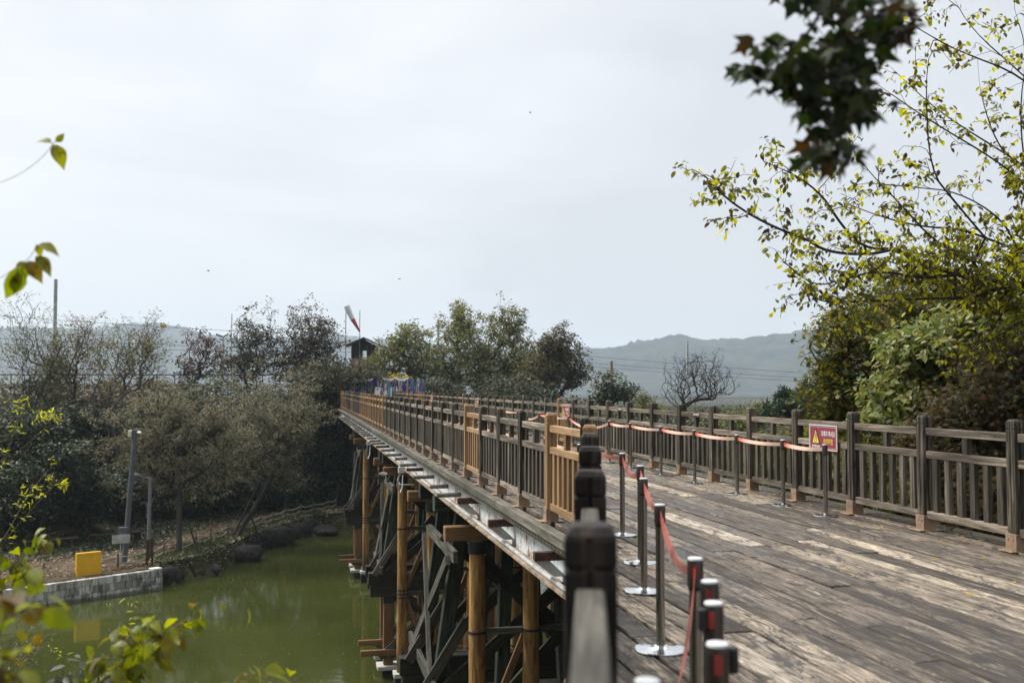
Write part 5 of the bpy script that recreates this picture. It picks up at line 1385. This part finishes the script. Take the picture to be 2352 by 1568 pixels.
tree("dark evergreen shrub below deck level behind the right railing", 1600, 26, [cr(1600, 1130, 28, 150, 70), cr(1750, 1160, 24, 150, 80), cr(1480, 1080, 34, 130, 60), cr(1900, 1200, 19, 150, 80)], 620, [('quad', L_dark, 20, .25, .22, .25)], 75, None, .5, base=rb(1750, 26), name="shrub", cat="shrub")
# the big overhanging tree: main limbs follow their real runs, 11-14 m away
def limb(D0, D1, *pts):
    n = len(pts); return [at(x, y, D0 + (D1 - D0) * i / (n - 1)) for i, (x, y) in enumerate(pts)]
tb = rb(2620, 13.0)
trunk = [tb, tb + np.array([0, 0, 1.2]), at(2600, 860, 13.0), at(2570, 760, 13), at(2500, 690, 12.9), at(2430, 660, 12.8)]
limbs = [limb(12.8, 11.6, (2430, 660), (2352, 649), (2278, 666), (2231, 684), (2120, 686), (1980, 692), (1890, 697), (1840, 660)),
         limb(12.8, 12.3, (2400, 655), (2330, 652), (2263, 646), (2196, 631), (2102, 596), (2058, 572), (1985, 571), (1932, 517), (1891, 450), (1829, 402), (1754, 371)),
         limb(12.3, 11.5, (2058, 572), (1991, 586), (1897, 578), (1853, 549), (1780, 523), (1700, 480), (1640, 430), (1605, 388)),
         limb(12.9, 13.4, (2500, 690), (2420, 610), (2340, 575), (2263, 546), (2205, 525), (2117, 521), (2030, 500), (1950, 470)),
         limb(13, 13.8, (2570, 760), (2520, 560), (2440, 470), (2380, 400), (2317, 358), (2180, 273), (2112, 218), (2034, 143)),
         limb(13.2, 12.6, (2440, 470), (2360, 430), (2300, 375), (2129, 273), (2054, 221), (2010, 191)),
         limb(13.4, 13.4, (2380, 400), (2330, 370), (2289, 330), (2252, 221), (2245, 136)),
         limb(13, 14, (2520, 560), (2500, 380), (2420, 240), (2344, 167), (2231, 68), (2187, -10)),
         limb(13.4, 12.7, (2500, 380), (2430, 270), (2351, 174), (2197, 116), (2129, 78), (2081, 48)),
         limb(12.4, 12.0, (2263, 546), (2190, 460), (2136, 392), (2126, 204), (2133, 136)),
         limb(12.2, 11.7, (2196, 631), (2120, 640), (2020, 620), (1940, 640), (1870, 660), (1800, 600)),
         limb(12.7, 12.2, (2263, 646), (2230, 590), (2150, 560), (2060, 460), (2000, 400), (1950, 330)),
         limb(12.9, 12.4, (2340, 575), (2300, 500), (2200, 440), (2100, 430), (1990, 420)),
         limb(12.8, 12.2, (2430, 660), (2380, 720), (2300, 765), (2250, 795), (2200, 830)),
         limb(13.2, 13, (2360, 430), (2340, 260), (2360, 120), (2330, 20))]
g = np.random.default_rng(81)
tips = []
for l in limbs:
    l = np.array(l); m = len(l)
    for i in range(2, m):
        for _ in range(14 if l[:, 2].mean() < 3.9 else 7):
            t = g.uniform(0, 1); p = l[i - 1] * (1 - t) + l[i] * t
            tips.append(p + g.normal(0, 1, 3) * np.array([.17, .25, .17]) + np.array([-.02, 0, .03]))
tips += list(blob(g, [cr(2330, 580, 12.8, 90, 120), cr(2250, 620, 12.5, 120, 90), cr(2130, 600, 12.3, 120, 80), cr(2350, 420, 13, 60, 100), cr(2290, 680, 12.6, 90, 60), cr(2360, 640, 12.4, 60, 80)], 380))
tips = np.array(tips)
plant("overhanging_tree", "big spreading tree with sparse yellow green leaves reaching in from the right edge", "tree", None, tb, [trunk] + limbs, tips, m_bark, .0028, .45, [('ovate', L_yel, 7.5, .045, .085, 1.0)], 82, .06, .2, .5, 6, rmax=.075)

# --- hanging maple spray close overhead
g = np.random.default_rng(91)
D = 3.0
mt = Vector((9.6, 0.6, tz(9.6, .6)))
ch = [[np.array(mt), np.array(mt) + [0, 0, 3], np.array([8.6, .8, 4.6]), np.array([5.5, 1.9, 4.9]), at(2100, -420, D), at(1985, -150, D), at(1950, 60, D), at(1915, 200, D), at(1890, 330, D)],
      [at(1985, -150, D), at(1900, 0, D), at(1850, 90, D), at(1770, 150, D)], [at(1985, -150, D), at(2060, -20, D), at(2075, 60, D), at(2085, 90, D)], [at(1950, 60, D), at(1960, 170, D), at(1925, 260, D)], [at(1915, 200, D), at(1925, 300, D), at(1930, 370, D)]]
e = None
tips = []
for (x, y, rx, ry, n_) in ((1960, 30, 110, 70, 34), (1920, 120, 95, 55, 26), (1780, 140, 62, 42, 22), (1850, 170, 70, 50, 22), (1935, 210, 70, 55, 28), (1880, 260, 70, 40, 10), (1905, 330, 50, 40, 11), (1885, 370, 25, 20, 5), (1940, 365, 22, 20, 5), (2050, 40, 40, 60, 18), (1900, -40, 110, 40, 20)):
    for _ in range(n_):
        a = g.uniform(0, 6.28); r = math.sqrt(g.uniform(0, 1)); tips.append(at(x + rx * r * math.cos(a), y + ry * r * math.sin(a), D + g.uniform(-.22, .22)))
over = blob(g, [(np.array([4.5, -3.0, 6.2]), (4.5, 3.2, 1.9), 3), (np.array([-1.0, -4.0, 5.2]), (3.2, 2.2, 2.4), 2), (np.array([7.5, -.5, 6.0]), (2.5, 2.2, 1.5), 1)], 420)  # unseen crown behind the camera, added to darken the sides facing it
ch += [[np.array([8.6, .8, 4.6]), np.array([6.0, -2.0, 5.8]), np.array([3.0, -3.4, 6.0]), np.array([-1.0, -4.2, 5.2])]]
tips = list(tips) + [q for q in over if q[1] < -.6]
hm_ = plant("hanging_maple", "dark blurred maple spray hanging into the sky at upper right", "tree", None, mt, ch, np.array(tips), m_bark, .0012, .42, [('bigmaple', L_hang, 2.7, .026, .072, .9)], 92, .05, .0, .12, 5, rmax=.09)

ov = np.array([q for q in over if q[1] < -.6]); ov = np.repeat(ov, 4, 0) + g.normal(0, .28, (len(ov) * 4, 3)); ov = ov[ov[:, 1] < -.3]
leaves("crown", ov, g.normal(0, 1, ov.shape) * [1, 1, .4] - [0, 0, .5], g.normal(0, .4, ov.shape) + [0, 0, 1], g.uniform(.14, .26, len(ov)), 'bigmaple', L_hang, hm_, mt)  # leaves of the added crown, out of view
# --- near leafy branches on the left and bottom
def spray(label, D, stem, tw, nleaf, size, mat, seed, kind='leaf', droop=.8, rt=.0016, root=None, group="leafy branches close to the viewer", bark=None, spread=.025, name="leafy_branch", per=2.4):
    """stem: pixels along the main shoot (first point out of frame), then it runs down to the bank"""
    g = np.random.default_rng(seed)
    S_ = [at(x, y, D) for x, y in stem]
    r = np.array(root) if root is not None else np.array([S_[0][0] - .8, S_[0][1] + .3, 0]); r[2] = tz(r[0], r[1])
    m0 = (r + S_[0]) / 2 + np.array([-.15, 0, .1])
    chains = [[r, m0] + S_] + [[at(x, y, D + g.uniform(-.1, .1)) for x, y in t] for t in tw]
    tips = []
    allc = [np.array(c) for c in ([S_] + chains[1:])]
    for _ in range(nleaf):
        c = allc[g.integers(len(allc))]; i = g.integers(2 if len(c) > 4 else 1, len(c)); t = g.uniform(0, 1)
        p = c[i - 1] * (1 - t) + c[i] * t
        tips.append(p + g.normal(0, 1, 3) * size * .45)
    return plant(name, label, "branch", group, r, chains, np.array(tips), bark or m_twig, rt, .34, [(kind, mat, per, spread, size, droop)], seed + 1, .1, .0, .2, 5, rmax=.012)
spray("lone twig with three curled leaves against the pale sky at left", 4.2, [(-120, 480), (-30, 430), (0, 420), (48, 400), (98, 362), (118, 335), (133, 318)], [], 0, .085, L_near, 101)
# its three leaves are set one by one
def set_leaves(e_label, D, items, mat, size, seed):
    e_ = [o for o in bpy.data.objects if o.get('label') == e_label][0]
    g = np.random.default_rng(seed); P, A_, N_, S_ = [], [], [], []
    for (x0, y0, x1, y1, tilt) in items:
        a, b = at(x0, y0, D), at(x1, y1, D); P.append(a); A_.append(b - a); N_.append(np.array([math.sin(tilt), -math.cos(tilt), .4])); S_.append(np.linalg.norm(b - a))
    leaves("foliage", np.array(P), np.array(A_), np.array(N_), np.array(S_), 'leaf', mat, e_, e_.location)
set_leaves("lone twig with three curled leaves against the pale sky at left", 4.2, [(120, 330, 77, 319, .9), (122, 332, 150, 384, .3), (128, 326, 148, 308, .9)], L_near, .085, 1)
spray("drooping cluster of yellow green leaves at the left edge below the lone twig", 3.9, [(-160, 700), (-60, 660), (0, 640), (40, 612), (72, 590), (85, 560)], [], 0, .085, L_near, 103)
set_leaves("drooping cluster of yellow green leaves at the left edge below the lone twig", 3.9, [(84, 562, 96, 590, .4), (88, 562, 136, 578, .8), (82, 588, 120, 628, .5), (62, 600, 98, 645, .2), (58, 602, 60, 640, .2), (44, 612, 20, 690, .7), (40, 618, 30, 675, .1), (36, 612, 66, 604, .9)], L_near, .085, 2)
G3 = "yellow shoots on the left"
spray("upper bright yellow green shoots at the left edge", 9.0, [(-60, 1180), (0, 1080), (30, 1000), (60, 930), (90, 880)], [[(30, 1000), (20, 940), (15, 900)], [(60, 930), (100, 960), (120, 940)], [(0, 1080), (60, 1020), (110, 980)]], 15, .066, L_bright, 105, 'narrow', .05, .002, group=G3, spread=.03, per=6)
spray("lower bright yellow green shoots over the dark shrubs at left", 9.4, [(-60, 1300), (10, 1240), (50, 1160), (100, 1090), (150, 1040)], [[(50, 1160), (80, 1120), (70, 1060)], [(10, 1240), (90, 1150), (150, 1090)], [(100, 1090), (140, 1120), (155, 1105)]], 15, .066, L_bright, 106, 'narrow', .05, .002, group=G3, spread=.03, per=6)
spray("leafy branch drooping into view above the plant pot", 6.0, [(-200, 1400), (-60, 1340), (0, 1320), (50, 1280), (95, 1235), (128, 1222)], [[(0, 1320), (-10, 1260), (0, 1200)], [(50, 1280), (60, 1320), (50, 1345)]], 34, .085, L_near, 107, droop=1.0, per=1.6, spread=.04)
spray("long leafy branch crossing the green water at lower left", 4.6, [(60, 1760), (150, 1620), (260, 1545), (330, 1490), (400, 1440), (455, 1408)], [[(260, 1545), (300, 1480), (330, 1470)], [(150, 1620), (220, 1560), (260, 1520)]], 70, .092, L_near, 108, droop=.9, per=2.0, spread=.04)
spray("leafy shoot tips rising from the bottom edge over the water", 4.4, [(400, 1800), (500, 1640), (560, 1570), (600, 1530)], [[(500, 1640), (640, 1590), (690, 1550)], [(560, 1570), (590, 1580), (615, 1560)]], 14, .09, L_near, 109, droop=.7, per=1.6, spread=.03)
spray("blurred mottled leaves in the bottom left corner", 2.4, [(-220, 1760), (-90, 1560), (-10, 1440), (20, 1400)], [[(-90, 1560), (10, 1520), (50, 1500)], [(-10, 1440), (60, 1390), (110, 1378)], [(-90, 1560), (-10, 1530), (30, 1470)]], 46, .07, L_near, 110, droop=.7, per=1.5, spread=.02)
spray("thin upright shoots with small bright leaves over the water", 8.5, [(150, 1700), (230, 1560), (260, 1480), (290, 1420), (320, 1390)], [[(230, 1560), (200, 1500), (180, 1430)], [(260, 1480), (300, 1440), (250, 1390)], [(230, 1560), (150, 1520), (110, 1490)]], 14, .06, L_bright, 111, 'narrow', .1, .002, group=G3, spread=.03, per=4)
spray("grey green bushy sprig at the bottom behind the long branch", 7.5, [(120, 1760), (200, 1640), (230, 1540), (260, 1500)], [[(200, 1640), (160, 1560), (150, 1540)], [(200, 1640), (250, 1570), (290, 1540)]], 50, .10, leafm("grey_green_leaf", [(0.05, 0.055, 0.035), (0.09, 0.095, 0.065), (0.12, 0.11, 0.08)], .3), 112, 'ovate', .9, .0025, per=3, spread=.08)
spray("dry feathery weed at the left bottom edge", 8.0, [(-40, 1640), (20, 1540), (50, 1460), (70, 1430)], [[(20, 1540), (80, 1490), (120, 1450)]], 40, .05, L_olive, 113, 'narrow', .3, .002, per=5, spread=.06)

# --- ground cover and litter (stuff)
def hit(px, py):
    d = ray(px, py); t = 20.0
    for _ in range(500):
        p = EYEV + d * t
        if p[2] < tz(p[0], p[1]): break
        t += .25
    return t
for i, (px, py, rx, ry, lab) in enumerate(((20, 1150, 90, 70, "low dark shrub behind the bench at the far left"), (110, 1110, 90, 80, "dark shrub behind the bright yellow shoots"), (200, 1150, 70, 60, "dark shrub right behind the tall grey pole's middle"), (40, 1030, 110, 80, "dark shrub under the leafless clump at the left edge"), (160, 1000, 110, 70, "dark bushy shrub up the bank behind the yellow shoots"), (270, 1120, 60, 60, "dark shrub between the tall pole and the lamp post"), (420, 1150, 70, 45, "low dark shrub behind the forked tree's trunk"), (520, 1130, 80, 50, "low dark shrub between the two willowy trunks"), (630, 1110, 80, 50, "low dark shrub beside the danger sign"), (735, 1090, 60, 80, "dark shrub in the shade left of the far trestle"))):
    D = hit(px, py + ry * .8) - .6
    tree(lab, px, D, [cr(px, py, D, rx, ry, deep=50), cr(px + rx * .5, py - ry * .4, D + 1, rx * .7, ry * .7, deep=40)], 420, [('quad', L_dark, 16, .22, .26, .25), ('quad', L_mid, 1.0, .2, .2, .3)], 160 + i, "shrubs on the far bank slope", .5, name="shrub", cat="shrub", rtip=.008, stems=3)

def scatter(name, n, region, kind, size, mat, seed, up=.3, lift=.02, flat=False):
    g = np.random.default_rng(seed); P = region(g, n); P[:, 2] += lift
    ax = g.normal(0, 1, (len(P), 3)); ax[:, 2] = np.abs(ax[:, 2]) * up if not flat else ax[:, 2] * .12 * (up > 0)
    nr = g.normal(0, .3, (len(P), 3)); nr[:, 2] += 1
    o = leaves(name, P, ax, nr, size * g.uniform(.6, 1.3, len(P)), kind, mat, None, (0, 0, 0)); return tag(o, kind="stuff")
def along(d0, d1, i0, i1):
    def f(g, n):
        i = g.uniform(i0, i1, n); d = g.uniform(d0, d1, n); k = i.astype(int); k = np.clip(k, 0, len(shore) - 2)
        S_ = np.array(shore); t = (i - k)[:, None]; p = S_[k] * (1 - t) + S_[k + 1] * t; tg = unit(S_[k + 1] - S_[k])
        xy = p + np.stack([-tg[:, 1], tg[:, 0]], 1) * d[:, None]
        return np.stack([xy[:, 0], xy[:, 1], terrain(xy[:, 0], xy[:, 1])], 1)
    return f
iw = int(np.argmin([np.hypot(p[0] + 6.5, p[1] - 51.9) for p in shore]))
L_grass = leafm("grass_blade", [(0.025, 0.045, 0.010), (0.05, 0.075, 0.016), (0.08, 0.09, 0.03)], .3)
L_fall = leafm("fallen_leaf", [(0.08, 0.05, 0.03), (0.18, 0.13, 0.08), (0.40, 0.35, 0.26), (0.52, 0.47, 0.38), (0.10, 0.06, 0.03)], .1)
scatter("grass", 14000, along(.2, 3.0, iw + .5, len(shore) - 12), 'narrow', .22, L_grass, 201, 1.4)
scatter("grass", 7000, along(5.5, 9.5, 8, len(shore) - 6), 'quad', .22, L_dark, 202, .8, .06)
scatter("grass", 2500, along(.35, 1.2, 10, iw), 'narrow', .16, L_grass, 203, 1.2)
scatter("fallen_leaves", 9000, along(.5, 3.0, iw + .5, len(shore) - 8), 'quad', .14, L_fall, 204, .1, .10, True)
scatter("fallen_leaves", 9000, along(.8, 8.0, 5, len(shore) - 8), 'quad', .13, L_fall, 205, .1, .06, True)
def deck_side(g, n):
    y = g.uniform(3.5, 22, n); x = 7.32 - np.abs(g.normal(0, .28, n)); return np.stack([x, y, np.zeros(n)], 1)
scatter("fallen_leaves", 900, deck_side, 'narrow', .05, leafm("dry_grass_litter", [(0.16, 0.11, 0.05), (0.10, 0.07, 0.035), (0.22, 0.17, 0.07)], .1), 206, .2, .006)
def deck_all(g, n):
    y = g.uniform(4.5, 22, n); x = np.where(g.random(n) < .65, 7.3 - np.abs(g.normal(0, .5, n)), g.uniform(2.6, 7.2, n)); return np.stack([x, y, np.zeros(n)], 1)
scatter("fallen_leaves", 170, deck_all, 'ovate', .05, L_gold, 207, .2, .008, True)

def pond(g, n):
    y = g.uniform(26, 68, n * 3); x = g.uniform(-16, 6, n * 3); P = np.stack([x, y], 1); k = inside(P, POND); P = P[k][:n]
    return np.stack([P[:, 0], P[:, 1], np.full(len(P), W)], 1)
scatter("floating_leaves", 1300, pond, 'quad', .055, leafm("floating_fleck", [(0.06, 0.055, 0.03), (0.16, 0.16, 0.12), (0.30, 0.30, 0.25)], .05), 208, 0, .004, True)
# ------------------------------------------------------------------ haze
hzb = MB().box((0, 1550, 85), (7600, 4500, 192))
hm = bpy.data.materials.new("haze"); hm.use_nodes = True; hn = hm.node_tree
hn.nodes.remove(hn.nodes['Principled BSDF'])
pv = hn.nodes.new("ShaderNodeVolumePrincipled"); pv.inputs['Color'].default_value = (0.74, 0.87, 1.0, 1); pv.inputs['Density'].default_value = 0.00023; pv.inputs['Anisotropy'].default_value = 0.25
hn.links.new(pv.outputs[0], hn.nodes['Material Output'].inputs['Volume'])
o = hzb.build("haze", hm); tag(o, kind="stuff")
